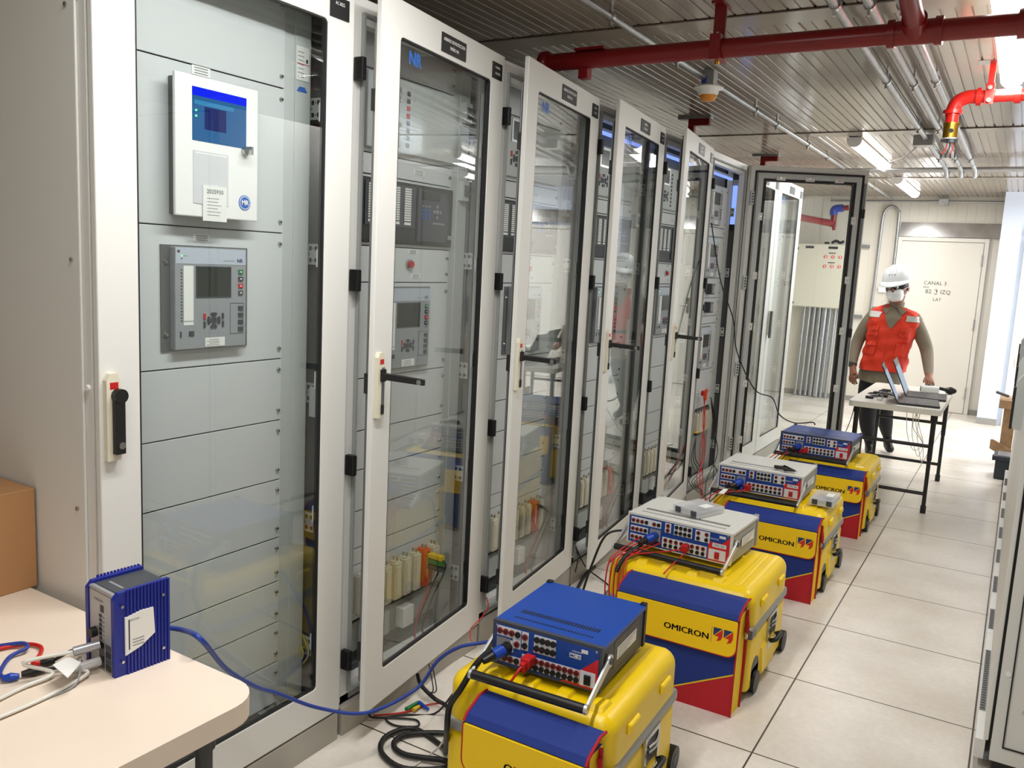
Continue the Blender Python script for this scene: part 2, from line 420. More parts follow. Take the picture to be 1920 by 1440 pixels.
lamp(.41, -4.0, -2.5, 'lit tube light behind the camera', 14)
lamp(1.5, 6.3, 7.8, 'lit tube light by the back right doors', 28)

# ================================================================== RELAY CABINETS (left row)
CX = -1.115; CW = .8; CD = .78; CH = 2.24; Z0 = .1
def carcass(t, closed=False):
    b = MB()
    # x local: 0 = door face, negative = depth
    b.box((-CD, .004, Z0), (-.024, .022, CH), cab); b.box((-CD, CW-.022, Z0), (-.024, CW-.004, CH), cab)
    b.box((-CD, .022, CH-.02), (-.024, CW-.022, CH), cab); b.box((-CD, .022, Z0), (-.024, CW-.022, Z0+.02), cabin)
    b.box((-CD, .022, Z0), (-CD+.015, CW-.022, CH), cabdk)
    b.box((-CD+.016, CW-.0235, Z0+.021), (-.062, CW-.0222, CH-.021), cabdk); b.box((-CD+.016, .0222, Z0+.021), (-.062, .0235, CH-.021), cabdk)  # dark side liners added to paint in the shade inside the cabinet
    # front frame
    b.box((-.06, .022, Z0), (-.024, .06, CH-.02), cab); b.box((-.06, CW-.06, Z0), (-.024, CW-.022, CH-.02), cab)
    b.box((-.06, .06, CH-.07), (-.024, CW-.06, CH-.02), cab); b.box((-.06, .06, Z0+.02), (-.024, CW-.06, Z0+.06), cab)
    # inner liner, sealing lip
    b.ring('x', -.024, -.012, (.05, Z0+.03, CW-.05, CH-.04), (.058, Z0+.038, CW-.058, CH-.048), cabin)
    b.build('carcass', t)
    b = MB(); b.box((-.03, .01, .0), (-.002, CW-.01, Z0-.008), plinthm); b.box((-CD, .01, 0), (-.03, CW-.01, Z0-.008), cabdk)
    b.build('plinth', t, bevel=.002)
    b = MB()
    for z in (.3, .7, 1.1, 1.51, 1.92): bracket(b, z)
    # vertical cable post on the side wall
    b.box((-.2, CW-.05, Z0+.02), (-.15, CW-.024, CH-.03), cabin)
    b.box((-.27, CW-.035, Z0+.02), (-.22, CW-.024, CH-.03), stripm)
    b.build('side_rail', t)
    for z in (() if closed else (.25, .88, 1.44, 2.04)):
        k = MB(); k.box((-.022, .018, z-.032), (.012, .036, z+.032), black); k.box((-.022, .03, z-.02), (.0, .05, z+.02), black)
        k.build('latch_catch', t, bevel=.003)
def bracket(b, z):
    y = CW-.052
    b.box((-.165, y, z-.03), (-.075, y+.003, z+.03), stripm)
    for k in range(4):
        for dz in (-.017, .017):
            x = -.155+.021*k; b.box((x, y-.0008, z+dz-.006), (x+.009, y, z+dz+.006), black)
            b.box((x+.013, y-.0008, z+dz-.002), (x+.016, y, z+dz+.002), black)
    b.box((-.16, y-.0008, z-.004), (-.11, y, z+.004), relgrey)
PX = -.095      # plane of the 19" panels, local
PY0, PY1 = .135, .625
def panels(t, zs):
    """blank front panels between the heights zs (top to bottom), each its own part"""
    for a, c in zip(zs[:-1], zs[1:]):
        b = MB(); b.box((PX-.004, PY0, c+.0016), (PX, PY1, a-.0016), panelm)
        for zz in ((a-.03, c+.03) if a-c > .1 else ((a+c)/2,)):
            for yy in (PY0+.009, PY1-.012):
                b.cyl((PX, yy, zz), (PX+.006, yy, zz), .0065, steel, 10, .004)
        b.build('front_panel', t, bevel=.0012)
    b = MB(); b.box((PX-.02, .05, Z0+.02), (PX-.006, PY0+.004, CH-.03), stripm)
    b.box((PX-.02, PY0+.004, Z0+.02), (PX-.008, PY1, Z0+.05), cabdk)
    b.box((PX-.008, PY1-.002, Z0+.02), (PX-.003, .665, CH-.03), stripm); b.box((PX-.012, .665, Z0+.02), (PX+.0, .725, CH-.03), stripm)
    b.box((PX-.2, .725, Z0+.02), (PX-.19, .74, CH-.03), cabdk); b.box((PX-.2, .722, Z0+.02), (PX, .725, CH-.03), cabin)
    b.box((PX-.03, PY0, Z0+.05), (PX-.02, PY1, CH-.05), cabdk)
    b.build('swing_frame', t, bevel=.001)
def tag_plate(b, y, z, w=.06, h=.022, lines=3, m1=paper):
    b.box((PX, y-w/2, z-h/2), (PX+.0015, y+w/2, z+h/2), m1)
    for k in range(lines):
        zz = z+h/2-(k+.75)*h/(lines+.5); b.box((PX+.0015, y-w*.36, zz-.0012), (PX+.0019, y+w*.36, zz+.0012), lightink)
def nr(b, x, y, z, size, mt=logoB, bold=.02): b.text('NR', (x, y, z), Y_, Z_, size, mt, .0004, bold=size*bold)
def keypad(b, x, y, z, s=1., mt=dkgrey):
    b.cyl((x, y, z), (x+.003, y, z), .009*s, mt, 12)
    for k in range(4):
        a0 = PI/2*k+PI/4+.25; ps = []
        for rr, rng in ((.013*s, (0, 1, 2, 3)), (.022*s, (3, 2, 1, 0))):
            for i in rng: a = a0+(PI/2-.5)*i/3; ps.append((y+rr*math.cos(a), z+rr*math.sin(a)))
        b.prism(ps, 'x', x, x+.003, mt)
    for sgn in (-1, 1):
        for dz in (-.011, .011): b.box((x, y+sgn*.031*s-.003*s, z+dz*s-.008*s), (x+.003, y+sgn*.031*s+.003*s, z+dz*s+.008*s), redm if (sgn < 0 and dz > 0) else mt)
def relay(t, yc, z0, z1, w=.24, flange=.0, big=False):
    h = z1-z0; r = MB(); xf = PX+.022; y0 = yc-w/2; y1 = yc+w/2
    r.box((PX, y0, z0), (xf, y1, z1), relgrey)
    fl = MB(); fl.box((PX, y0-.026, z0-.004), (PX+.004, y1+.02, z1+.004), mat_flange)
    for yy in (y0-.013, y1+.01):
        for zz in (z0+h*.15, z1-h*.15): fl.cyl((PX+.004, yy, zz), (PX+.009, yy, zz), .007, steel, 10, .004)
    o = r.build('protection_relay', t, bevel=.002); fl.build('mounting_flange', o)
    d = MB(); d.box((xf, y0+.002, z1-h*.16), (xf+.0008, y1-.002, z1-.002), reltop)
    nr(d, xf+.001, y1-w*.1, z1-h*.12, h*.055, ink_blue); d.box((xf+.0008, y1-w*.34, z1-h*.125), (xf+.0012, y1-w*.18, z1-h*.118), lightink)
    d.box((xf, y0+w*.03, z1-h*.055), (xf+.0012, y0+w*.06, z1-h*.03), dkgrey)
    d.build('header_label', o)
    d = MB(); d.box((xf, y0+w*.11, z0+h*.24), (xf+.0009, y0+w*.24, z1-h*.18), paper)
    d.box((xf+.0009, y0+w*.11, z0+h*.275), (xf+.0012, y0+w*.24, z0+h*.283), lightink)
    for k in range(17): d.box((xf, y0+w*.075, z0+h*(.28+.031*k)), (xf+.0014, y0+w*.09, z0+h*(.29+.031*k)), dkgrey)
    d.build('indicator_strip', o)
    d = MB(); d.box((xf, y0+w*.285, z0+h*.52), (xf+.001, y0+w*.76, z1-h*.19), lcd); d.ring('x', xf, xf+.002, (y0+w*.275, z0+h*.51, y0+w*.77, z1-h*.18), (y0+w*.285, z0+h*.52, y0+w*.76, z1-h*.19), dkgrey); d.build('screen', o)
    d = MB(); keypad(d, xf, y0+w*.52, z0+h*.28, h/.26*.95)
    cols = (greenm, dkgrey, redm, dkgrey)
    for k, c in enumerate(cols): zz = z1-h*(.23+.072*k); d.box((xf, y1-w*.12, zz-h*.022), (xf+.003, y1-w*.055, zz+h*.022), c); d.box((xf+.003, y1-w*.1, zz-h*.006), (xf+.0032, y1-w*.075, zz+h*.006), paper)
    for k in range(4): zz = z0+h*(.18+.072*k); d.box((xf, y1-w*.12, zz-h*.022), (xf+.003, y1-w*.055, zz+h*.022), dkgrey)
    d.ring('x', xf, xf+.0006, (y1-w*.24, z0+h*.13, y1-w*.04, z0+h*.45), (y1-w*.235, z0+h*.135, y1-w*.045, z0+h*.445), dkgrey)
    d.box((xf, y0+w*.06, z0+h*.12), (xf+.002, y0+w*.075, z0+h*.18), dkgrey); d.box((xf, y0+w*.18, z0+h*.13), (xf+.002, y0+w*.245, z0+h*.18), dkgrey)
    d.build('keypad', o)
    d = MB(); d.box((xf, y0+w*.4, z0+h*.015), (xf+.0012, y0+w*.68, z0+h*.105), paper)
    for k in range(4): d.box((xf+.0012, y0+w*(.42+.04*(k % 2)), z0+h*(.028+.018*k)), (xf+.0015, y0+w*.6, z0+h*(.034+.018*k)), lightink)
    d.build('rating_label', o)
    d = MB(); d.cyl((xf, y0+w*.085, z1-h*.085), (xf+.0018, y0+w*.085, z1-h*.085), .0022, led_g, 8); d.cyl((xf, y0+w*.085, z1-h*.11), (xf+.0015, y0+w*.085, z1-h*.11), .002, dkgrey, 8)
    d.box((xf, y0+w*.11, z1-h*.089), (xf+.001, y0+w*.165, z1-h*.082), lightink); d.build('status_led', o)
    return o
mat_flange = mat('flange_grey', (120, 122, 123), .4, metal=.5)
ink_blue = mat('ink_blue', (24, 50, 110), .6)

def door(t, ang, kind='normal', plate=('ARMARIO DE PROTECCION', 'PAÑO H4'), logo=True, small=('+H04R01', '-UA/UPN')):
    """glazed door, origin on its hinge; y from 0 to -0.79"""
    W_ = .79
    d = MB(); d.ring('x', -.018, 0, (-W_, Z0, 0, CH), (-W_+.1, .212, -.105, 2.14), cab, .014)
    o = d.build('door', t, loc=(0, CW-.006, 0), rot=(0, 0, ang), bevel=.003)
    g = MB(); g.ring('x', -.0165, -.002, (-W_+.1005, .2125, -.1055, 2.1395), (-W_+.104, .216, -.109, 2.136), gask, .012); g.build('glass_gasket', o)
    g = MB(); g.box((-.011, -W_+.102, .214), (-.007, -.107, 2.138), glassm); g.build('glass_pane', o)
    # inner side: stiffening frame, gasket and clips
    g = MB(); g.ring('x', -.028, -.0185, (-W_+.03, .135, -.03, 2.205), (-W_+.042, .147, -.042, 2.193), gask, .008)
    g.build('door_seal', o)
    g = MB(); g.ring('x', -.032, -.0185, (-W_+.05, .155, -.05, 2.185), (-W_+.08, .19, -.085, 2.155), stripm, .004)
    g.ring('x', -.024, -.018, (-W_+.0805, .1905, -.0855, 2.1545), (-W_+.0995, .2115, -.1045, 2.1405), gask, .004)
    for z in (.35, .75, 1.15, 1.5, 1.9):
        for yy in (-W_+.078, -.083): g.box((-.037, yy-.014, z-.025), (-.031, yy+.016, z+.025), cab); g.cyl((-.037, yy, z), (-.04, yy, z), .004, steel, 8)
    for yy in (-W_+.2, -W_/2, -.2): g.box((-.037, yy-.03, 2.145), (-.031, yy+.03, 2.17), cab); g.cyl((-.037, yy, 2.16), (-.04, yy, 2.16), .004, steel, 8)
    g.build('inner_frame', o)
    g = MB()
    for dy in (.016, .028): g.cyl((-.03, -W_+dy, .2), (-.03, -W_+dy, 2.15), .004, mat_flange, 8)
    for z in (.3, 1.14, 1.95): g.box((-.036, -W_+.008, z-.03), (-.018, -W_+.034, z+.03), black)
    g.build('locking_rods', o)
    for z in (.32, .85, 1.45, 2.02):
        g = MB(); g.box((-.04, -.03, z-.045), (-.018, -.006, z+.045), stripm)
        for k in range(4): g.box((-.042, -.026, z-.03+k*.018), (-.04, -.014, z-.022+k*.018), black)
        g.build('hinge_block', o)
    # swing handle
    h = MB(); ps = [(-W_+.008, 1.04), (-W_+.042, 1.04), (-W_+.042, 1.215), (-W_+.034, 1.235), (-W_+.016, 1.235), (-W_+.008, 1.22)]
    h.prism([(p[0], p[1]) for p in ps], 'x', 0, .014, beige)
    h.box((.0140, -W_+.026, 1.05), (.0145, -W_+.042, 1.19), cabdk if kind != 'closed' else beige)
    h.box((.014, -W_+.016, 1.2), (.0146, -W_+.036, 1.215), redm)
    hh = h.build('door_handle', o, bevel=.002)
    l = MB()
    if kind == 'closed':
        l.box((.014, -W_+.02, 1.055), (.028, -W_+.044, 1.185), black); l.cyl((.014, -W_+.034, 1.185), (.03, -W_+.034, 1.185), .016, black, 16)
        l.cyl((.028, -W_+.033, 1.075), (.031, -W_+.033, 1.075), .008, steel, 16)
    elif kind == 'grey':
        l.box((.014, -W_+.01, 1.02), (.03, -W_+.04, 1.23), dkgrey)
    else:
        l.hexa([(.014, -W_+.02, 1.155), (.155, -W_+.03, 1.15), (.155, -W_+.04, 1.15), (.014, -W_+.04, 1.155)], [(.014, -W_+.02, 1.175), (.155, -W_+.03, 1.168), (.155, -W_+.04, 1.168), (.014, -W_+.04, 1.175)], black)
        l.cyl((.014, -W_+.03, 1.15), (.014, -W_+.03, 1.185), .012, black, 14); l.cyl((.14, -W_+.029, 1.159), (.14, -W_+.026, 1.159), .008, steel, 14)
        l.box((.014, -W_+.024, 1.05), (.02, -W_+.036, 1.08), black)
    l.build('handle_lever', o, bevel=.002)
    if plate:
        p = MB(); p.box((0, -.46, 2.155), (.003, -.3, 2.212), black)
        if plate[0]:
            p.text(plate[0], (.003, -.38, 2.194), Y_, Z_, .0145, white, .0004, bold=.0003, sx=.78); p.text(plate[1], (.003, -.38, 2.173), Y_, Z_, .0145, white, .0004, bold=.0003, sx=.9)
        p.build('name_plate', o)
    if small:
        p = MB(); p.box((0, -.1, 2.15), (.003, -.025, 2.205), black)
        if small[0]: p.text(small[0], (.003, -.0625, 2.188), Y_, Z_, .013, white, .0004, sx=.8); p.text(small[1], (.003, -.0625, 2.168), Y_, Z_, .013, white, .0004, sx=.8)
        p.build('name_plate', o)
    if logo:
        p = MB(); nr(p, -.0068, -.6, 2.095, .052, logoB, .03); p.build('logo_sticker', o)
    return o

def cabinet(i, label, **k):
    t = thing('relay_cabinet', label, 'cabinet', (CX, -1.5+CW*i, 0), group='row of relay cabinets along the left')
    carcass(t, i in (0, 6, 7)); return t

# ---- cabinet 1: display box and relay
t1 = cabinet(0, 'nearest light grey relay cabinet, door closed, with a lit blue screen behind its glass')
b = MB(); b.box((-CD+.01, -.002, Z0+.02), (-.05, .004, CH-.01), cab); b.build('side_panel', t1, bevel=.003)
b = MB()
for z in (.3, .92, 1.476, 2.0): b.cyl((-.078, -.002, z), (-.078, -.006, z), .005, steel, 10)
for z in (1.2, 2.02): b.cyl((-.037, .004, z), (-.037, -.003, z), .007, white, 12)
b.build('screws', t1)
panels(t1, [2.19, 1.951, 1.564, 1.213, 1.036, .861, .686, .552, .425, .30, .17])
door(t1, 0, 'closed', ('', ''), logo=False, small=('AC-REG', ''))
b = MB()
def rx(y): return y+1.5     # absolute y to cabinet-local
xf = PX+.045
b.box((PX, rx(-1.245), 1.592), (PX+.035, rx(-1.02), 1.912), cabdk); b.box((PX+.035, rx(-1.26), 1.588), (xf, rx(-1.008), 1.918), white)
dsp = b.build('display_box', t1, bevel=.003)
scrm = emis('screen_blue', (52, 118, 178), .8); scrd = emis('screen_window', (34, 56, 140), .6); scrb = emis('screen_glow', (16, 40, 240), 1.2); scrt = emis('screen_title', (70, 160, 215), .8)
b = MB(); yA, yB, zA, zB = rx(-1.212), rx(-1.048), 1.768, 1.892
b.box((xf, yA, zA), (xf+.001, yB, zB), scrm); b.box((xf+.001, yA, zB-.02), (xf+.0014, yB, zB), scrb)
b.box((xf+.001, yA+.006, zB-.04), (xf+.0014, yB-.04, zB-.03), scrt); b.box((xf+.001, yA+.035, zB-.095), (xf+.0014, yA+.1, zB-.042), scrd)
b.build('screen', dsp)
b = MB()
for z in (1.825, 1.838): b.cyl((xf+.0012, yA+.01, z), (xf+.003, yA+.01, z), .0025, led_g, 8)
b.build('status_led', dsp)
b = MB(); b.cyl((xf, rx(-1.053), 1.762), (xf+.012, rx(-1.053), 1.762), .011, steel, 14); b.box((xf+.012, rx(-1.056), 1.752), (xf+.03, rx(-1.05), 1.772), steel); b.build('lock', dsp)
b = MB(); b.box((xf+.0004, rx(-1.21), 1.62), (xf+.0014, rx(-1.105), 1.745), mat('sleeve_insert', (214, 214, 218), .15)); b.box((xf+.0014, rx(-1.205), 1.738), (xf+.0018, rx(-1.11), 1.741), white); b.build('plastic_sleeve', dsp)
b = MB(); b.box((xf+.0016, rx(-1.184), 1.58), (xf+.004, rx(-1.112), 1.665), paper)
b.text('2025930', (xf+.004, rx(-1.148), 1.651), Y_, Z_, .0145, ink, .0004)
for k in range(6): b.box((xf+.004, rx(-1.172), 1.634-k*.008), (xf+.0043, rx(-1.172+.03+.02*random.random()), 1.6355-k*.008), lightink)
b.build('paper_label', dsp)
b = MB(); b.cyl((xf, rx(-1.052), 1.633), (xf+.0012, rx(-1.052), 1.633), .019, logoB, 28); b.cyl((xf+.0012, rx(-1.052), 1.633), (xf+.0016, rx(-1.052), 1.633), .0168, white, 28); b.cyl((xf+.0016, rx(-1.052), 1.633), (xf+.002, rx(-1.052), 1.633), .0148, logoB, 28)
b.text('MR', (xf+.002, rx(-1.052), 1.633), Y_, Z_, .016, white, .0004, bold=.0006); b.build('logo_badge', dsp)
o = relay(t1, rx(-1.135), 1.262, 1.514, .22)
b = MB(); tag_plate(b, rx(-1.15), 1.94, .055, .022); tag_plate(b, rx(-1.15), 1.538, .05, .018)
b.build('panel_tags', t1)
b = MB(); b.box((PX, rx(-.832), 1.985), (PX+.002, rx(-.785), 2.075), paper); b.box((PX+.002, rx(-.832), 2.028), (PX+.0025, rx(-.785), 2.03), redm); b.box((PX+.002, rx(-.797), 2.034), (PX+.0025, rx(-.79), 2.044), ink)
for k in range(7): b.box((PX+.002, rx(-.828), 1.993+k*.011), (PX+.0025, rx(-.805), 1.995+k*.011), lightink)
b.prism([(rx(-.83), 1.955), (rx(-.79), 1.955), (rx(-.8), 1.968), (rx(-.82), 1.968)], 'x', PX, PX+.0015, logoB); b.build('rating_sticker', t1)
b = MB(); b.box((PX, .735, 1.03), (PX+.05, .768, 1.12), stripm); b.build('junction_cover', t1, bevel=.003)
cy = mat('cable_yellow', (200, 190, 90), .5)
b = MB()
for k in range(4): b.tube([(-.2, .69+.01*k, .15), (-.12+.01*k, .7+.012*k, .26), (-.1, .68+.02*k, .32), (-.16, .7, .4+.02*k)], .003, cy, 6)
b.build('wire_bundle', t1); b = MB(); b.box((-.09, .64, .16), (-.035, .7, .163), yelm); b.box((-.09, .54, .16), (-.035, .6, .172), steel); b.build('floor_marking', t1)

# ---- generic protection cabinet interior (cabinets 2-5)
def leds(b, x, y, z, nx, nz, dx, dz, mt, r=.0022):
    for i in range(nx):
        for j in range(nz): b.cyl((x, y+i*dx, z+j*dz), (x+.0018, y+i*dx, z+j*dz), r, mt, 6)
def proto_inside(t, lamp_on, top='led'):
    panels(t, ([] if lamp_on else [2.19])+[2.08, 1.83, 1.765, 1.545, 1.43, 1.123, .952, .822, .684, .558, .50])
    # big grey relay on top
    r = MB(); r.box((PX, PY0+.01, 1.845), (PX+.02, PY1-.01, 2.07), stripm); o = r.build('protection_relay', t, bevel=.003, label='tall grey relay with a column of indicator lights')
    d = MB(); xx = PX+.02
    if top == 'led':
        leds(d, xx, PY0+.045, 1.9, 2, 10, .014, .014, dkgrey); d.build('indicator_column', o)
        d = MB(); leds(d, xx, PY0+.045, 1.984, 2, 3, .014, .014, led_r); leds(d, xx, PY0+.045, 1.94, 1, 1, .014, .014, led_r); d.build('status_led', o)
        d = MB(); d.box((xx, PY0+.115, 2.0), (xx+.002, PY0+.17, 2.045), lcd)
        for k in range(8): d.box((xx, PY0+.2, 1.865+k*.023), (xx+.003, PY0+.214, 1.878+k*.023), (redm if k in (4, 5) else dkgrey))
        d.build('keypad', o)
    else:
        d.box((xx, PY0+.06, 1.985), (xx+.002, PY0+.15, 2.055), lcd); d.ring('x', xx, xx+.003, (PY0+.05, 1.975, PY0+.16, 2.065), (PY0+.06, 1.985, PY0+.15, 2.055), steel); d.build('screen', o)
        d = MB(); keypad(d, xx, PY0+.1, 1.915, 1.4)
        for k in range(9): d.box((xx, PY0+.19, 1.862+k*.021), (xx+.003, PY0+.202, 1.875+k*.021), dkgrey)
        d.build('keypad', o)
    # black relay
    r = MB(); r.box((PX, PY0+.002, 1.555), (PX+.012, PY1-.002, 1.755), black); o = r.build('protection_relay', t, bevel=.003, label='black relay with white legend strips and a keypad'); xx = PX+.012
    d = MB(); d.box((xx, PY0+.015, 1.61), (xx+.003, PY0+.27, 1.745), dkgrey)
    for c in range(4):
        d.box((xx+.003, PY0+.025+c*.06, 1.62), (xx+.0035, PY0+.068+c*.06, 1.738), dkgrey)
        for k in range(14): d.box((xx+.003, PY0+.03+c*.06, 1.632+k*.0077), (xx+.0042, PY0+.064+c*.06, 1.6375+k*.0077), paper)
        d.box((xx+.003, PY0+.03+c*.06, 1.619), (xx+.0044, PY0+.064+c*.06, 1.6275), white)
    d.build('legend_strips', o)
    d = MB(); ps = [(PY0+.28, 1.57), (PY0+.44, 1.57), (PY0+.455, 1.62), (PY0+.455, 1.7), (PY0+.435, 1.735), (PY0+.28, 1.745)]
    d.prism(ps, 'x', xx, xx+.006, dkgrey); d.box((xx+.006, PY0+.3, 1.708), (xx+.007, PY0+.4, 1.735), lcd)
    for c in range(3):
        for k in range(4): d.box((xx+.006, PY0+.3+c*.018, 1.645+k*.013), (xx+.008, PY0+.31+c*.018, 1.651+k*.013), logoB if k < 3 else lightink)
    d.cyl((xx+.006, PY0+.385, 1.672), (xx+.009, PY0+.385, 1.672), .008, lightink, 10)
    for k in range(4): a = PI/2*k; d.box((xx+.006, PY0+.385+.018*math.cos(a)-.005, 1.672+.018*math.sin(a)-.005), (xx+.009, PY0+.385+.018*math.cos(a)+.005, 1.672+.018*math.sin(a)+.005), lightink)
    d.box((xx+.006, PY0+.36, 1.63), (xx+.008, PY0+.43, 1.636), lightink); d.box((xx, PY0+.462, 1.582), (xx+.002, PY0+.482, 1.596), lightink)
    d.build('keypad', o)
    # push button
    d = MB(); d.cyl((PX, PY0+.26, 1.491), (PX+.008, PY0+.26, 1.491), .017, steel, 20); d.cyl((PX+.008, PY0+.26, 1.491), (PX+.016, PY0+.26, 1.491), .012, redm, 20)
    tag_plate(d, PY0+.3, 1.452, .05, .016); tag_plate(d, PY0+.28, 1.533, .05, .014); tag_plate(d, PY0+.3, 1.795, .06, .02)
    d.build('push_button', t)
    relay(t, PY0+.235, 1.145, 1.412, .25)
    # row of test terminal blocks
    base = MB(); base.box((PX, PY0, .318), (PX+.012, PY1+.01, .335), stripm); base.box((PX, PY0, .335), (PX+.004, PY1, .5), panelm); base.build('terminal_rail', t)
    for k in range(8):
        y = PY0+.02+k*.055; m = orange if k == 6 else blockm
        d = MB(); d.box((PX+.004, y, .337), (PX+.045, y+.036, .468), m); d.box((PX+.045, y+.006, .35), (PX+.049, y+.03, .455), m)
        for s in (0, 1): d.cyl((PX+.02+.014*s, y+.018, .468), (PX+.02+.014*s, y+.018, .487), .004, steel, 8)
        d.box((PX+.01, y+.004, .468), (PX+.04, y+.032, .474), m)
        if k == 6:
            for q in range(9): d.box((PX+.049, y+.01, .36+q*.01), (PX+.0495, y+.018, .366+q*.01), white)
        d.build('test_block', t, bevel=.0015)
    d = MB(); d.box((PX-.01, PY0, .2), (PX, PY1, .30), cabin); d.box((PX, PY0+.05, .205), (PX+.012, PY0+.2, .29), stripm); d.box((PX, PY0+.25, .21), (PX+.035, PY0+.31, .28), white); d.build('lower_panel', t)
    # breakers on the side strip
    for z in (2.03, 1.76):
        d = MB(); d.box((PX, .672, z-.035), (PX+.02, .71, z+.035), stripm); d.hexa([(PX+.02, .68, z-.02), (PX+.045, .68, z-.005), (PX+.045, .704, z-.005), (PX+.02, .704, z-.02)], [(PX+.02, .68, z+.02), (PX+.05, .68, z+.012), (PX+.05, .704, z+.012), (PX+.02, .704, z+.02)], dkgrey)
        d.build('circuit_breaker', t)
    b = MB()
    b.tube([(PX+.04, PY0+.37, .46), (PX+.085, PY0+.40, .43), (PX+.07, PY0+.36, .33), (PX+.05, PY0+.33, .24), (PX+.04, PY0+.31, .16)], .0035, cable_b, 6)
    b.tube([(PX+.04, PY0+.38, .45), (PX+.09, PY0+.42, .41), (PX+.075, PY0+.37, .3), (PX+.055, PY0+.34, .2), (PX+.05, PY0+.36, .13)], .0035, cable_b, 6)
    b.tube([(PX+.04, PY0+.36, .40), (PX+.07, PY0+.34, .33), (PX+.06, PY0+.3, .25), (PX+.05, PY0+.3, .14)], .003, cable_r, 6)
    b.build('test_leads', t)
    if lamp_on:
        d = MB(); d.box((-.16, .08, 2.135), (-.10, .72, 2.16), stripm); d.build('lamp_body', t); d = MB(); d.box((-.1, .1, 2.128), (-.09, .7, 2.143), led_b); d.build('cabinet_lamp', t)

plates = {1: ('ARMARIO DE PROTECCION', 'PAÑO H4'), 2: ('ARMARIO DE PROTECCION', 'PAÑO H5'), 3: ('ARMARIO', 'PAÑO H6'), 4: ('ARMARIO', 'PAÑO H7')}
labs = {1: 'second relay cabinet from the camera, door ajar, red indicator lights at its upper left',
        2: 'third relay cabinet from the camera, door ajar, its glass reflecting the back door',
        3: 'fourth relay cabinet from the camera, door ajar, its glass reflecting the man in orange',
        4: 'fifth relay cabinet from the camera, door ajar, just before the wide open one'}
for i in (1, 2, 3, 4):
    t = cabinet(i, labs[i]); proto_inside(t, i >= 3, 'led' if i == 1 else 'kp')
    door(t, math.radians({1: 6.3, 2: 6.7, 3: 6.5, 4: 8.}[i]), 'open', plates[i], logo=(i < 4))
# coloured plugs in cabinet 2
tp = MB(); t2x, t2y = CX+PX, -1.5+.8
for k, (m, dz) in enumerate(((yelm, .02), (greenm, .0), (dkgrey, -.022))):
    tp.hexa([(t2x+.05, t2y+PY0+.36, .425+dz), (t2x+.10, t2y+PY0+.375, .415+dz), (t2x+.10, t2y+PY0+.40, .415+dz), (t2x+.05, t2y+PY0+.385, .425+dz)], [(t2x+.05, t2y+PY0+.36, .44+dz), (t2x+.10, t2y+PY0+.375, .432+dz), (t2x+.10, t2y+PY0+.40, .432+dz), (t2x+.05, t2y+PY0+.385, .44+dz)], m)
tag(tp.build('test_plug', bevel=.002), 'yellow, green and grey lead plugs on the orange block of the second cabinet', 'plug')

# ---- cabinet 6 (open wide)
t6 = cabinet(5, 'sixth relay cabinet, door swung wide open, cables hanging out of it')
panels(t6, [2.07, 1.80, 1.74, 1.47, 1.34, 1.22, 1.17, .86, .70, .6])
for (za, zb) in ((1.815, 2.06), (1.48, 1.73), (.88, 1.15)): relay(t6, PY0+.22, za, zb, .22)
for z in (1.40, 1.28):
    b = MB(); b.cyl((PX, PY0+.12, z), (PX+.02, PY0+.12, z), .02, black, 18); b.box((PX+.02, PY0+.115, z-.02), (PX+.03, PY0+.125, z+.02), dkgrey); b.box((PX, PY0+.2, z-.035), (PX+.04, PY0+.27, z+.035), dkgrey); b.box((PX+.04, PY0+.212, z-.025), (PX+.044, PY0+.258, z+.025), clearp)
    b.build('selector_switch', t6, bevel=.002)
for k in range(6):
    b = MB(); b.box((PX+.002, PY0+.12+.05*k, .45), (PX+.045, PY0+.155+.05*k, .58), blockm)
    for s in (0, 1): b.cyl((PX+.015+.016*s, PY0+.137+.05*k, .58), (PX+.015+.016*s, PY0+.137+.05*k, .6), .004, steel, 8)
    b.build('test_block', t6, bevel=.0015)
b = MB(); b.box((-.16, .08, 2.135), (-.10, .72, 2.16), stripm); b.box((-.12, .765, 1.8), (-.06, .775, 2.14), stripm); b.box((-.1, .75, 1.8), (-.07, .765, 1.84), black); b.build('lamp_body', t6)
b = MB(); b.box((-.1, .1, 2.128), (-.09, .7, 2.143), led_b); b.build('cabinet_lamp', t6); b = MB(); b.box((-.1, .755, 1.84), (-.07, .765, 2.1), led_b); b.build('cabinet_lamp', t6)
b = MB(); b.box((PX-.01, PY0, .15), (PX, PY1, .43), cabin); b.build('lower_panel', t6)
door(t6, math.radians(119), 'open', None, logo=False, small=None)
# ---- cabinets 7, 8 (closed)
for i, lab in ((6, 'closed relay cabinet just beyond the wide open door, seen through its glass'), (7, 'last relay cabinet of the row, closed, nearest the back wall')):
    t = cabinet(i, lab); panels(t, [2.19, 1.8, 1.45, 1.1, .75, .4, .17]); door(t, 0, 'grey', ('', ''), logo=True, small=('', ''))

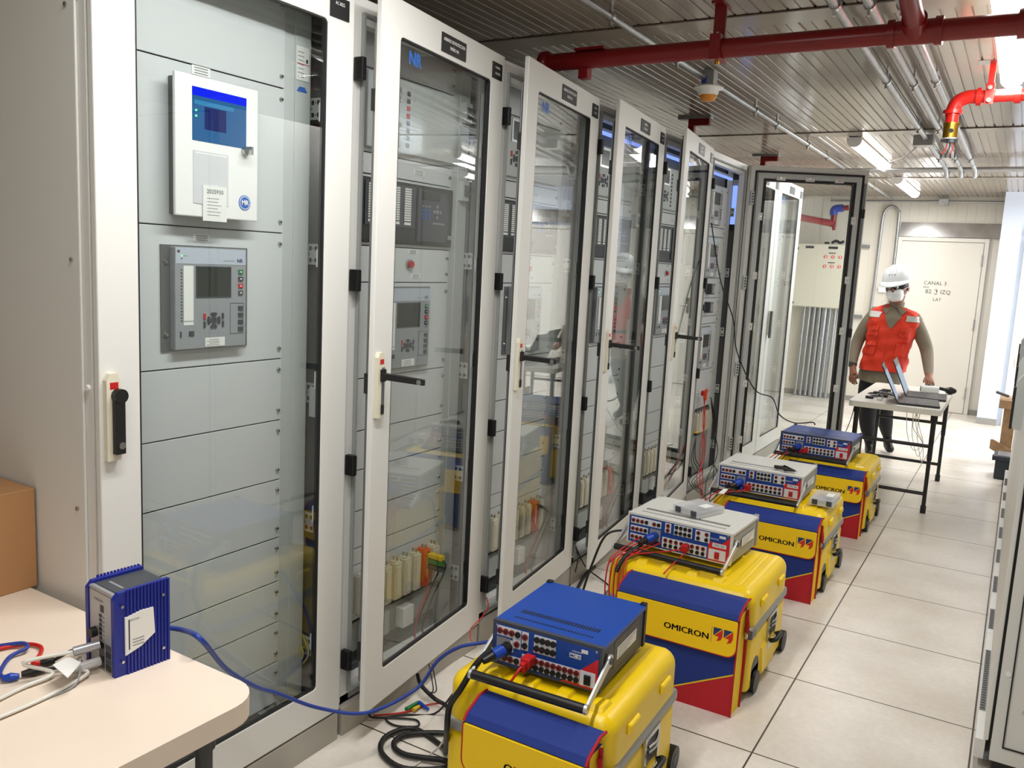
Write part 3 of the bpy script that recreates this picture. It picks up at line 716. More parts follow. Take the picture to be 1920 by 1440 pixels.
# ================================================================== RIGHT CABINET ROW
RL = ['nearest cabinet of the right row, its panelled grey side facing the camera', 'second cabinet of the right row seen edge-on', 'third cabinet of the right row seen edge-on', 'fourth cabinet of the right row seen edge-on', 'last cabinet of the right row, beside the black toolbox']
for i in range(5):
    D = .65 if i == 4 else 1.0
    t = thing('equipment_cabinet', RL[i], 'cabinet', (.65, .3+1.0*i, 0), group='row of cabinets along the right')
    b = MB(); b.box((0, 0, .06), (.8, D-.003, 2.2), cab)
    if i == 0: b.ring('y', -.004, 0, (.03, .11, .78, 2.17), (.034, .114, .776, 2.166), gask); b.cyl((.02, -.003, .35), (.02, .0, .35), .008, white, 12); b.cyl((.075, -.005, .24), (.075, 0, .24), .006, steel, 10)
    b.build('carcass', t, bevel=.003)
    b = MB(); b.box((.01, .0, 0), (.8, D-.003, .06), gask); b.build('plinth', t)
    b = MB(); b.box((-.044, .04 if i == 0 else 0, .035), (-.014, D-.002, .1), cab); b.box((-.014, .03, .04), (0, D-.003, .06), cabdk); rl = b.build('plinth_rail', t, bevel=.002)
    for (q0, q1) in (((.25, .8),) if i == 0 else ((.05, .3),) if i == 4 else ((.05, .3), (.55, .8))):
        d = MB(); d.box((-.041, q0, .0995), (-.023, q1, .103), mat_flange)
        for k in range(int((q1-q0)/.021)): d.box((-.038, q0+.01+k*.021, .103), (-.026, q0+.018+k*.021, .1034), gask)
        d.build('vent_grille', rl)
    d = MB(); d.box((-.022, .01, .115), (-.008, D-.01, 2.19), cab); o = d.build('door', t, bevel=.003)
    d = MB(); d.box((-.008, .02, .12), (0, D-.02, 2.18), gask); d.build('door_seal', o)
    if i:
        d = MB(); d.prism([(-.022, .95), (-.05, .95), (-.056, .965), (-.056, 1.145), (-.04, 1.17), (-.022, 1.175)], 'y', .03, .07, stripm)
        h = d.build('door_handle', o, bevel=.002); d = MB(); d.box((-.066, .033, .95), (-.0565, .067, 1.12), black); d.build('handle_lever', h)

# ================================================================== TEST SETS (units on cases)
def jack(b, x, z, m, r=.0085, y=0.):
    b.cyl((x, y-.0015, z), (x, y-.006, z), r, m, 12); b.cyl((x, y-.006, z), (x, y-.0062, z), r*.45, black, 8)
def unit(label, loc, rz, w, kind, d=.33, h=.13):
    """amplifier/test set: local x width, y depth (0 = front), z up"""
    t = thing('relay_test_set', label, 'test set', loc, rz)
    blue = kind in ('small', 'blue'); top = unitB if blue else unitW; side = unitDk if blue else unitS; bez = unitDk if blue else unitW
    b = MB(); b.box((.004, .012, .008), (w-.004, d-.006, h-.004), side); b.box((.002, .008, h-.004), (w-.002, d-.004, h), top)
    b.box((.0, .01, h-.012), (.003, d-.006, h-.001), top); b.box((w-.003, .01, h-.012), (w, d-.006, h-.001), top)
    b.box((0, 0, .006), (w, .014, h+.001), bez)
    for x in (.03, w-.05):
        for y in (.03, d-.05): b.cyl((x, y, 0), (x, y, .01), .012, black, 12)
    for s in (0, w-.018): b.box((s, d-.014, .004), (s+.018, d+.004, h+.004), black if blue else side)
    if blue: b.box((w-.0045, .1, .03), (w-.003, d-.05, h-.02), dkgrey)
    b.build('housing', t, bevel=.002)
    b = MB(); n = int((w-.08)/.0085)
    for k in range(n):
        if kind == 'small' or True:
            b.box((.04+k*.0085, .045, h), (.0452+k*.0085, .053, h+.0004), black); b.box((.04+k*.0085, .083, h), (.0452+k*.0085, .105, h+.0004), black)
    b.build('vent_slots', t)
    # front plate and coloured fields
    b = MB(); y = -.001
    u = lambda f: .008+(w-.016)*f
    v = lambda f: .012+(h-.02)*f
    def fld(x0, z0, x1, z1, m, dy=.0007): b.box((u(x0), y-dy, v(z0)), (u(x1), 0.0, v(z1)), m)
    fld(0, 0, 1, 1, faceB, .0)
    if kind == 'small':
        b.add([(u(.66), y-.0005, v(0)), (u(1), y-.0005, v(0)), (u(1), y-.0005, v(.8)), (u(.8), y-.0005, v(.32)), (u(.8), y-.0005, v(.3))], [(0, 1, 2, 3, 4)], faceR)
        fld(.02, .72, .26, .97, facelight); fld(.18, .48, .26, .74, facelight); fld(.27, .5, .335, .97, facelight)
        fld(.39, .52, .6, .97, facelight); fld(.02, .06, .28, .26, facelight); fld(.02, .33, .16, .68, lightink); fld(.16, .36, .19, .66, facelight)
        fld(.28, .06, .835, .4, facelight); fld(.84, .05, .98, .42, facelight, .001); fld(.73, .66, .84, .77, facelight); fld(.84, .84, .9, .93, facelight)
    else:
        fld(.8, 0, 1, .66, faceR, .0005)
        b.add([(u(.93), y-.0006, v(.66)), (u(1), y-.0006, v(.66)), (u(1), y-.0006, v(.95))], [(0, 1, 2)], faceR)
        fld(.02, .7, .33, .95, facelight); fld(.02, .4, .2, .62, facelight); fld(.02, .1, .2, .32, facelight); fld(.22, .22, .33, .64, lightink)
        fld(.37, .62, .43, .97, facelight); fld(.46, .6, .64, .98, facelight); fld(.67, .58, .81, .97, facelight)
        fld(.35, .06, .79, .44, facelight); fld(.84, .5, .97, .64, facelight, .001); fld(.81, .05, .97, .42, facelight, .001); fld(.9, .84, .96, .93, facelight)
    pl = b.build('front_plate', t)
    b = MB(); yy = y
    if kind == 'small':
        for k in range(4): jack(b, u(.05+.06*k), v(.85), jackR if k < 3 else black)
        jack(b, u(.225), v(.6), jackR); jack(b, u(.3025), v(.84), jackR); jack(b, u(.3025), v(.62), black)
        for c in range(4):
            for r in (0, 1): jack(b, u(.42+.052*c), v(.64+.22*r), black)
        for k in range(4): jack(b, u(.05+.06*k), v(.16), jackR if k < 3 else black)
        for c in range(10):
            jack(b, u(.31+.0553*c), v(.31), jackR, .0078); jack(b, u(.31+.0553*c), v(.14), black, .0078)
    else:
        for k in range(4): jack(b, u(.045+.045*k), v(.82), jackR if k < 3 else black, .0075)
        jack(b, u(.26), v(.82), jackR, .0075); jack(b, u(.305), v(.82), black, .0075)
        for r in (.51, .21):
            for k in range(4): jack(b, u(.045+.043*k), v(r), jackR if k < 3 else black, .0075)
        jack(b, u(.4), v(.88), jackR, .0075); jack(b, u(.4), v(.71), jackR, .0075)
        for c in range(4):
            for r in (0, 1): jack(b, u(.485+.043*c), v(.7+.19*r), black, .0075)
        for c in range(2):
            for r in (0, 1): jack(b, u(.7+.08*c), v(.68+.19*r), jackR if r else black, .0075)
        for c in range(8):
            jack(b, u(.385+.053*c), v(.34), jackR, .0075); jack(b, u(.385+.053*c), v(.16), black, .0075)
    b.build('sockets', pl)
    # power switch
    sx = u(.91 if kind == 'small' else .89)
    b = MB(); b.box((sx-.009, y-.006, v(.1)), (sx+.009, y-.001, v(.34)), black if kind == 'small' else redm); b.box((sx-.007, y-.0075, v(.22)), (sx+.007, y-.006, v(.32)), black if kind == 'small' else redm)
    b.build('power_switch', pl, bevel=.001)
    b = MB()
    if kind == 'small': b.text('CMC 353', (u(.785), y-.001, v(.715)), X_, Z_, .011, ink_blue, .0006, bold=.0002); b.text('OMICRON', (u(.8), y-.0002, v(.83)), X_, Z_, .006, white, .0006)
    else: b.text('CMC 356', (u(.905), y-.0012, v(.57)), X_, Z_, .0115, ink_blue, .0006, sx=.9); b.text('OMICRON', (u(.85), y-.0006, v(.78)), X_, Z_, .008, white, .0006)
    for q in ((.02, .97), (.98, .97), (.02, .03), (.98, .03)): b.cyl((u(q[0]), y, v(q[1])), (u(q[0]), y-.002, v(q[1])), .0035, steel, 8)
    b.build('panel_lettering', pl)
    # blue mains plug
    px_ = u(.13 if kind == 'small' else .275); pz = v(.45 if kind == 'small' else .4)
    b = MB(); b.cyl((px_, 0, pz), (px_, -.028, pz), .017, black if kind == 'small' else bluem, 18)
    b.cyl((px_-.003, -.02, pz-.002), (px_-.016, -.052, pz-.008), .0185, bluem, 18, .016); b.cyl((px_-.016, -.052, pz-.008), (px_-.03, -.08, pz-.016), .013, black, 14, .009)
    b.build('mains_plug', t)
    # carrying handle
    zp = h*.62
    for s in (-1, 1):
        b = MB(); xs = -.009 if s < 0 else w+.001
        y0, z0, y1, z1 = .045, zp, -.1, .012
        dx = Vector((0, y1-y0, z1-z0)).normalized(); nn = Vector((0, -dx.z, dx.y))*.011
        P0 = Vector((xs, y0, z0)); P1 = Vector((xs, y1, z1)); e = Vector((.008, 0, 0))
        b.hexa([P0-nn*1.2, P1-nn*.8, P1+nn*.8, P0+nn*1.2], [P0-nn*1.2+e, P1-nn*.8+e, P1+nn*.8+e, P0+nn*1.2+e], steel_m)
        b.cyl((xs, y0, z0), (xs+.008, y0, z0), .017, steel_m, 18); b.cyl((xs+(.008 if s > 0 else -.003), y0, z0), (xs+(.011 if s > 0 else 0), y0, z0), .009, unitDk, 12)
        b.cyl((xs, y1, z1), (xs+.008, y1, z1), .013, steel_m, 16)
        b.build('handle_arm', t, bevel=.0015)
    b = MB(); b.cyl((-.004, -.1, .012), (w+.004, -.1, .012), .0125, black, 16); b.build('handle_grip', t)
    b = MB(); b.box((w-.0006 if not blue else w-.0028, .12, .05), (w+.0004 if not blue else w-.002, .27, .085), white)
    for k in range(4): b.box((w-.0025 if blue else w, .13, .054+k*.008), (w-.0016 if blue else w+.0008, .2+.02*k, .056+k*.008), lightink)
    b.build('rating_label', t)
    return t
steel_m = mat('cast_aluminium', (205, 206, 206), .38, metal=.6)

def rbox(b, a, c, r, mt, seg=4):
    """box rounded about its vertical edges and top edge"""
    x0, y0, z0 = a; x1, y1, z1 = c; rings = []
    for i in range(seg+1):
        t = PI/2*i/seg; ins = r*(1-math.cos(t)) if False else r*(1-math.cos(t)); zz = z1-r+r*math.sin(t)
        rings.append((ins, zz))
    rings = [(0, z0)]+rings
    vs = []; n = 4*(seg+1)
    for ins, zz in rings:
        rr = max(r-ins, .001)
        for cx, cy, a0 in ((x1-r, y1-r, 0), (x0+r, y1-r, 90), (x0+r, y0+r, 180), (x1-r, y0+r, 270)):
            for k in range(seg+1):
                q = math.radians(a0+90*k/seg); vs.append((cx+rr*math.cos(q), cy+rr*math.sin(q), zz))
    m = len(rings)
    b.add(vs, [(i*n+k, i*n+(k+1) % n, (i+1)*n+(k+1) % n, (i+1)*n+k) for i in range(m-1) for k in range(n)], mt, True)
    b.add(vs, [tuple(range((m-1)*n, m*n)), tuple(range(n))[::-1]], mt)

def case(label, loc, rz, w=.56, d=.52):
    t = thing('wheeled_case', label, 'case', loc, rz, group='yellow wheeled cases on the floor')
    H = .405
    b = MB(); rbox(b, (0, 0, .035), (w, d, .245), .03, caseY)
    b.box((w-.13, -.002, .05), (w-.1, .0, .24), caseY)
    # chamfered foot panels on the right side
    b.hexa([(w-.002, .16, .045), (w+.012, .17, .045), (w+.012, .34, .045), (w-.002, .35, .045)], [(w-.002, .16, .15), (w+.006, .17, .14), (w+.006, .34, .14), (w-.002, .35, .15)], caseY)
    b.build('lower_shell', t)
    b = MB(); rbox(b, (-.004, -.004, .244), (w+.004, d+.004, .275), .012, caseband); b.build('metal_band', t)
    b = MB(); rbox(b, (.0, .0, .274), (w, d, H), .045, caseY, 6)
    for x in (.1, .2, .3, .4): b.hexa([(x, .03, H-.004), (x+.05, .03, H-.004), (x+.05, .1, H-.004), (x, .1, H-.004)], [(x+.008, .045, H+.011), (x+.042, .045, H+.011), (x+.042, .09, H+.011), (x+.008, .09, H+.011)], caseY)
    b.hexa([(w-.1, .05, H-.004), (w-.06, .05, H-.004), (w-.06, d-.05, H-.004), (w-.1, d-.05, H-.004)], [(w-.095, .055, H+.005), (w-.066, .055, H+.005), (w-.066, d-.055, H+.005), (w-.095, d-.055, H+.005)], caseY)
    for yy in (.10, d-.17):
        for sx in (0, 1): xx = w*sx; e_ = .014 if sx else -.014; b.hexa([(xx, yy, .325), (xx+e_, yy+.008, .331), (xx+e_, yy+.072, .331), (xx, yy+.08, .325)], [(xx, yy, .358), (xx+e_*.8, yy+.008, .352), (xx+e_*.8, yy+.072, .352), (xx, yy+.08, .358)], caseY)
    b.sphere((.12, .0, .34), .016, caseY, sc=(1.6, .8, 1.)); b.sphere((w-.16, d*.7, H-.002), .018, caseY, sc=(1.6, 1, .8))
    b.build('lid', t, bevel=.004)
    for yy in (.1, d-.0):
        for sd in (0, 1):
            xx = w-.014 if sd else -.012
            q = MB(); q.cyl((xx, yy, .042), (xx+.026, yy, .042), .042, black, 26); q.cyl((xx-.001, yy, .042), (xx+.027, yy, .042), .02, dkgrey, 16)
            q.build('wheel', t, bevel=.003)
    q = MB(); q.box((w-.001, .055, .036), (w+.0015, .15, .1), dkgrey); q.cyl((w-.001, .1, .09), (w+.0015, .1, .09), .048, dkgrey, 24); q.build('wheel_arch', t)
    q = MB(); q.ring('x', w, w+.008, (.24, .11, .36, .245), (.253, .123, .347, .232), steel, .01); q.box((w-.001, .253, .123), (w+.001, .347, .232), dkgrey); q.tube([(w+.012, .265, .14), (w+.032, .265, .15), (w+.032, .335, .15), (w+.012, .335, .14)], .009, black, 8, 4)
    for z in (.2, .215): q.tube([(w+.01, .26, z), (w+.016, .3, z), (w+.01, .34, z)], .004, steel, 6)
    q.build('side_handle', t)
    q = MB()
    for k in range(8): q.box((w-.02, -.006-.0, .24+.0045*k), (w+.0065, .05, .2415+.0045*k), caseband)
    q.build('band_ribs', t)
    return t

def bag(label, loc, rz, w=.45, d=.12, h=.36):
    """soft accessory bag in front of a case: x width, y depth"""
    t = thing('accessory_bag', label, 'bag', loc, rz, group='accessory bags hung in front of the yellow cases')
    b = MB()
    # front, with red lower right field and thin yellow line
    F0 = [(0, 0), (w, 0)]
    def fy(z): return .0+.012*(z/h)
    def P(x, z): return (x, fy(z), z)
    b.add([P(.015, 0), P(w*.99, 0), P(w, .155), P(w*.55, .035), P(w*.2, 0.0)], [(0, 4, 3)], bagB)
    b.add([P(0, 0), P(.0, h), P(w, h), P(w, .155), P(w*.5, .045), P(.02, .0)], [(0, 5, 4, 3, 2, 1)], bagB)
    b.add([P(.02, 0), P(w*.5, .045), P(w, .155), P(w, 0)], [(0, 3, 2, 1)], bagR)
    vs = [(.02, -.001, .0), (w*.5, fy(.045)-.0015, .043), (w, fy(.155)-.0015, .151), (w, fy(.155)-.0015, .157), (w*.5, fy(.05)-.0015, .049), (.02, -.001, .006)]
    b.add(vs, [(0, 1, 4, 5), (1, 2, 3, 4)], yelm)
    # sides: right side with yellow gusset
    b.add([(w, 0, 0), (w+.004, d, 0), (w, d+.0, h), (w, fy(h), h)], [(0, 1, 2, 3)], bagY)
    b.add([(0, 0, 0), (0, d, 0), (0, d, h), (0, fy(h), h)], [(3, 2, 1, 0)], bagB)
    b.add([(0, d, 0), (w, d, 0), (w, d, h), (0, d, h)], [(0, 1, 2, 3)], bagB)
    b.add([(0, 0, 0), (w, 0, 0), (w, d, 0), (0, d, 0)], [(3, 2, 1, 0)], bagB); b.add([(0, fy(h), h), (w, fy(h), h), (w, d, h), (0, d, h)], [(0, 1, 2, 3)], bagB)
    b.build('body', t)
    q = MB(); q.tube([(w+.002, -.001, 0), (w+.002, .002, h*.5), (w+.002, .012, h)], .003, bagR, 6); q.tube([(w+.004, d-.02, 0), (w+.006, d-.01, h*.5), (w+.006, d-.02, h)], .006, bagR, 6); q.build('piping', t)
    # flap: blue top, rounded front edge, yellow front with rounded corners
    f = MB(); prof = [(d+.008, h+.03), (d*.7, h+.032), (.03, h+.018), (.006, h+.008), (-.006, h-.008)]
    f.prism([(p[0], p[1]) for p in prof]+[(p[0]+.004, p[1]-.006) for p in prof[::-1]], 'x', -.008, w+.004, bagB)
    zb = h-.142; r = .035; ps = [(-.008, h-.012), (w+.004, h-.012)]
    for k in range(6): a = -PI/2*k/5; ps.append((w+.004-r+r*math.cos(a), zb+r+r*math.sin(a)))
    for k in range(6): a = -PI/2-PI/2*k/5; ps.append((-.008+r+r*math.cos(a), zb+r+r*math.sin(a)))
    f.prism(ps, 'y', -.011, -.004, bagY)
    fo = f.build('flap', t)
    q = MB(); q.tube([(p[0], -.0075, p[1]) for p in ps[1:]+ps[:1]], .0042, bagR, 6, 1)
    for xx in (-.008, w+.004): q.tube([(xx, p[0], p[1]) for p in prof], .0042, bagR, 6, 1)
    q.build('flap_piping', fo)
    L = MB(); zl = h-.075
    L.text('OMICRON', (w*.6, -.011, zl-.012), X_, Z_, .031, ink, .0008, sx=1.12, heavy=.0011)
    x0 = w*.815
    L.box((x0-.004, -.0116, zl-.028), (x0-.0028, -.011, zl+.03), ink_blue)
    for k in range(2):
        xa = x0+.003+k*.036
        L.add([(xa, -.0116, zl-.002), (xa, -.0116, zl+.028), (xa+.03, -.0116, zl+.028)], [(0, 1, 2)][:1] and [(2, 1, 0)], ink_blue)
        L.add([(xa+.003, -.0118, zl-.002), (xa+.032, -.0118, zl+.026), (xa+.032, -.0118, zl+.0), (xa+.026, -.0118, zl-.014), (xa+.012, -.0118, zl-.02), (xa+.018, -.0118, zl-.006), (xa+.017, -.0118, zl-.002)], [(0, 6, 5, 4, 3, 2, 1)], faceR)
    L.build('logo_print', fo)
    c = MB(); c.tube([(w+.008, d-.03, h-.02), (w+.014, d-.035, h-.05), (w+.012, d-.03, h-.08)], .007, bagR, 6); c.box((w+.008, d-.04, h-.1), (w+.014, d-.02, h-.075), steel); c.build('strap_clip', t)
    return t

CY = [-.79, .30, 1.52, 2.72]; CXs = [-.655, -.68, -.66, -.63]; CWs = [.49, .57, .555, .545]
clab = ['nearest yellow wheeled case, under the small blue test set', 'yellow wheeled case under the white-topped test set with a clear box on it', 'third yellow wheeled case from the camera, with a clear box at its right corner', 'farthest yellow wheeled case, beside the folding table']
blab = ['nearest blue and yellow bag, cut off by the bottom edge of the photo', 'second blue, yellow and red bag from the camera, shown down to the floor', 'third blue, yellow and red bag from the camera', 'farthest blue, yellow and red bag']
for k in range(4):
    case(clab[k], (CXs[k], CY[k], 0), [.03, -.0, .0, .0][k], CWs[k])
    bag(blab[k], ([-.515, -.56, -.556, -.537][k], [-.893, .168, 1.40, 2.61][k], 0), [.0, .0, .0, .0][k], [.335, .435, .44, .435][k], [.093, .115, .108, .1][k])
ulab = ['small blue test set with dark grey sides on the nearest yellow case', 'white-topped test set with a clear plastic box on top', 'white-topped test set with black clips lying on top', 'wide blue test set, farthest, beside the folding table']
ups = [((-.562, -.713, .42), .05, .321, 'small', .345), ((-.681, .489, .42), -.04, .43, 'white', .32), ((-.659, 1.60, .42), .005, .42, 'white', .33), ((-.628, 2.763, .42), -.03, .423, 'blue', .32)]
for k, (p, rz, w, kind, dd) in enumerate(ups): unit(ulab[k], p, rz, w, kind, dd)

def organizer(label, loc, rz, w, d, h):
    t = thing('organizer_box', label, 'plastic box', loc, rz)
    b = MB(); b.box((0, 0, 0), (w, d, h*.5), clearp); b.box((.003, .003, .002), (w-.003, d-.003, h*.2), paper); 
    for k in range(1, 5): b.box((w*k/5, .004, .002), (w*k/5+.0015, d-.004, h*.45), clearp)
    b.build('tray', t, bevel=.003); b = MB(); b.box((-.002, -.002, h*.5), (w+.002, d+.002, h), clearp); b.build('lid', t, bevel=.004)
    for x in (w*.12, w*.72):
        b = MB(); b.box((x, -.007, h*.2), (x+.025, -.002, h*.9), dkgrey); b.build('latch', t, bevel=.001)
    b = MB(); b.box((w*.55, d*.4, h), (w*.85, d*.75, h+.0006), paper); b.build('paper_label', t)
p = at(1262, 958, 'z', .551); organizer('clear plastic parts box on the white test set', (p.x, p.y, .5515), -.35, .13, .16, .03)
p = at(1508, 942, 'z', .42); organizer('clear plastic parts box on the third yellow case beside the test set', (-.205, 1.62, .417), .0, .11, .2, .035)
b = MB()
p = at(1465, 880, 'z', .556); c0 = Vector((p.x, p.y, .5575))
for k, (dx, dy, a) in enumerate(((0, 0, .2), (.03, .02, -.5), (.045, -.02, .6), (-.015, .02, 1.0))):
    b.T = Matrix.Translation(c0+Vector((dx, dy, 0))) @ Matrix.Rotation(a, 4, 'Z'); b.hexa([(-.03, -.008, 0), (.03, -.005, 0), (.03, .005, 0), (-.03, .008, 0)], [(-.03, -.006, .016), (.03, -.003, .008), (.03, .003, .008), (-.03, .006, .016)], black)
tag(b.build('crocodile_clips', bevel=.002), 'small heap of black crocodile clips on the farther white test set', 'clips')

# ================================================================== CABLES
def cable(name, label, pts, r, mt, n=8, group=None):
    b = MB(); b.tube(pts, r, mt, n); return tag(b.build(name), label, 'cable', group)
def A(px, py, ax, v): return tuple(at(px, py, ax, v))
cable('blue_cable', 'blue cable drooping from the birch table past the door bottoms to the nearest test set', [A(306, 1176, 'z', .71), A(345, 1182, 'z', .71), A(378, 1200, 'y', -1.525), A(425, 1255, 'x', -.92), A(480, 1288, 'x', -1.0), A(520, 1300, 'x', -1.04), A(600, 1328, 'x', -1.02), A(690, 1336, 'x', -.95), A(780, 1292, 'x', -.9), A(820, 1240, 'x', -.85), A(860, 1214, 'x', -.78), A(900, 1206, 'x', -.72), A(940, 1200, 'y', -.50)], .0055, cable_bl)
coil = [A(922, 1217, 'y', -.76), A(893, 1245, 'y', -.79), A(865, 1290, 'y', -.82), A(843, 1325, 'y', -.82), A(838, 1370, 'y', -.82), A(836, 1410, 'z', .08), A(830, 1400, 'z', .012), A(775, 1366, 'z', .012), A(725, 1380, 'z', .012), A(715, 1410, 'z', .012), A(755, 1440, 'z', .012), A(830, 1441, 'z', .012), A(836, 1427, 'z', .02), A(760, 1415, 'z', .012), A(738, 1395, 'z', .012), A(760, 1378, 'z', .012), A(820, 1374, 'z', .012), A(870, 1380, 'z', .012)]
cable('mains_cable', 'thick black power cable looping on the floor beside the nearest yellow case', coil, .0085, cable_b, 10)
cable('mains_cable', 'black cable coming out from under the second cabinet door to the coil', [A(783, 1265, 'x', -1.1), A(790, 1285, 'z', .05), A(815, 1310, 'z', .03), A(838, 1325, 'z', .02), A(843, 1352, 'z', .02)], .007, cable_b)
cable('test_lead', 'thin black lead curling on the floor under the second cabinet door', [A(693, 1335, 'z', .03), A(697, 1345, 'z', .01), A(740, 1346, 'z', .006), A(780, 1350, 'z', .006), A(782, 1362, 'z', .006), A(740, 1360, 'z', .006), A(724, 1346, 'z', .006), A(760, 1340, 'z', .006), A(815, 1338, 'z', .006), A(850, 1300, 'z', .12), A(868, 1280, 'z', .3)], .0035, cable_b)
cable('test_lead', 'thin red lead lying on the floor by the green and blue clips', [A(700, 1342, 'z', .006), A(760, 1335, 'z', .006), A(800, 1322, 'z', .006), A(835, 1318, 'z', .02)], .0028, cable_r)
cable('test_lead', 'thin grey-white lead coming down past the nearest case', [A(843, 1340, 'z', .3), A(830, 1390, 'z', .15), A(810, 1412, 'z', .02), A(770, 1440, 'z', .005)], .0028, cable_w)
for k, dx in enumerate((0, 6)): cable('test_lead', 'one of two thin black wires looping up behind the coloured clips', [A(804+dx, 1245, 'x', -1.05), A(810+dx, 1275, 'x', -1.0), A(812+dx, 1295, 'x', -.97), A(803+dx, 1300, 'z', .01)], .0022, cable_b, 6, 'wires behind the coloured clips')
for nm, lab, m, p0, p1 in (('lead_clip', 'green clip lying on the floor by the coil of cable', greenm, (762, 1330), (785, 1316)), ('lead_clip', 'dark blue clip lying on the floor beside the green clip', bluem, (786, 1318), (803, 1330)), ('lead_clip', 'yellow clip lying between the green and blue clips', yelm, (775, 1331), (786, 1324))):
    b = MB(); a = at(*p0, 'z', .012); c = at(*p1, 'z', .012); b.cyl(a, c, .008, m, 10, .005); tag(b.build(nm), lab, 'clip')
cable('test_lead', 'red lead plugged into the front of the small blue test set', [(-.432, -.735, .475), (-.44, -.77, .465), (-.45, -.79, .44), (-.46, -.80, .425)], .0035, cable_r)
b = MB(); b.box((-.452, -.75, .46), (-.424, -.712, .485), redm); b.box((-.446, -.765, .452), (-.43, -.73, .478), redm); tag(b.build('banana_plug', bevel=.003), 'red banana plug pair in the small blue test set', 'plug')
# leads of the second set
b = MB(); b.box((-.437, .435, .452), (-.412, .47, .478), redm); tag(b.build('banana_plug', bevel=.003), 'red plug block in the test set that carries the clear box', 'plug')
for k in range(5):
    x0 = -.62+.022*k
    cable('test_lead', '%s red lead hanging from the second test set over its case' % ('leftmost', 'second', 'third', 'fourth', 'rightmost')[k], [(x0, .487, .455+.003*(k % 2)), (x0-.01, .455, .45), (x0-.03-.008*k, .32, .43), (x0-.04-.006*k, .278, .40), (x0-.045, .27-.01*k, .3), (x0-.03, .275-.012*k, .2)], .003, cable_r, 6, 'red leads of the second test set')
cable('test_lead', 'red lead running from the red block across to the left of the second test set', [(-.42, .455, .462), (-.48, .41, .45), (-.56, .36, .438), (-.63, .31, .432), (-.66, .29, .40)], .003, cable_r, 6)
cable('test_lead', 'red lead dropping from the red block over the case front', [(-.415, .455, .455), (-.425, .41, .44), (-.43, .34, .43), (-.44, .28, .41)], .003, cable_r, 6)
cable('mains_cable', 'black power cable bending down from the blue plug of the second test set', [(-.59, .42, .45), (-.60, .375, .44), (-.605, .335, .435), (-.61, .29, .42), (-.62, .26, .38)], .008, cable_b, 8)
cable('cable', 'black cable behind the second case running down to the floor', [(-.69, .49, .47), (-.76, .46, .44), (-.80, .42, .3), (-.84, .36, .1), (-.9, .2, .008), (-1.02, .1, .008)], .005, cable_b, 6)
cable('cable', 'thin black cable hanging out of the third cabinet to the floor', [A(1080, 1025, 'x', -1.13), A(1083, 1050, 'x', -1.08), A(1075, 1085, 'z', .01), A(1062, 1110, 'z', .006)], .003, cable_b, 6)
cable('cable', 'black cable crossing the floor under the fourth cabinet door', [A(1080, 1027, 'x', -1.13), A(1095, 1058, 'x', -1.05), A(1108, 1072, 'z', .03), A(1135, 1092, 'z', .006), A(1150, 1105, 'z', .006)], .0035, cable_b, 6)
cable('cable', 'thick black cable bundle from the fourth cabinet door bottom towards the small blue test set', [A(1115, 1062, 'z', .02), A(1098, 1078, 'z', .015), A(1085, 1100, 'z', .015), A(1080, 1118, 'z', .015)], .009, cable_b, 8)
cable('cable', 'thin orange wire out of the third cabinet beside the small blue test set', [A(912, 1120, 'x', -1.12), A(915, 1140, 'x', -1.09), A(896, 1165, 'x', -1.07), A(882, 1180, 'x', -1.06), A(883, 1202, 'x', -1.04)], .0022, cable_r, 6)
# third and fourth sets
for j, (ux, uy) in enumerate(((-.659, 1.60), (-.628, 2.763))):
    nm = ('third', 'farthest')[j]
    b = MB()
    for k in range(4): b.box((ux+.05+k*.025, uy-.03, .437), (ux+.066+k*.025, uy-.002, .452), (redm if j else bluem) if k % 2 else black)
    tag(b.build('plug_row', bevel=.002), 'row of small plugs in the %s test set' % nm, 'plugs')
    for k in range(4): cable('test_lead', '%s thin lead sagging from the %s test set' % (('leftmost', 'second', 'third', 'rightmost')[k], nm), [(ux+.058+k*.025, uy-.03, .445), (ux+.05+k*.03, uy-.07, .43+.004*k), (ux+.02+k*.02, uy-.13, .434), (ux-.02+.01*k, uy-.17, .40-.02*k)], .0026, cable_r if (k+j) % 2 else cable_b, 6, 'leads of the %s test set' % nm)
    cable('test_lead', 'dark red lead plugged at the centre of the %s test set' % nm, [(ux+.16, uy-.01, .45), (ux+.13, uy-.06, .437), (ux+.06, uy-.12, .434)], .003, cable_r, 6)
    b = MB(); b.box((ux+.145, uy-.03, .44), (ux+.175, uy-.002, .468), redm); tag(b.build('banana_plug', bevel=.002), 'dark red plug block in the %s test set' % nm, 'plug')
b = MB(); a = (-.60, 1.45, .437); b.hexa([(-.60, 1.43, .437), (-.575, 1.44, .437), (-.57, 1.49, .45), (-.59, 1.49, .45)], [(-.60, 1.43, .44), (-.575, 1.44, .44), (-.57, 1.49, .453), (-.59, 1.49, .453)], paper); tag(b.build('cable_tag'), 'white paper tag on the cables of the third test set', 'tag')
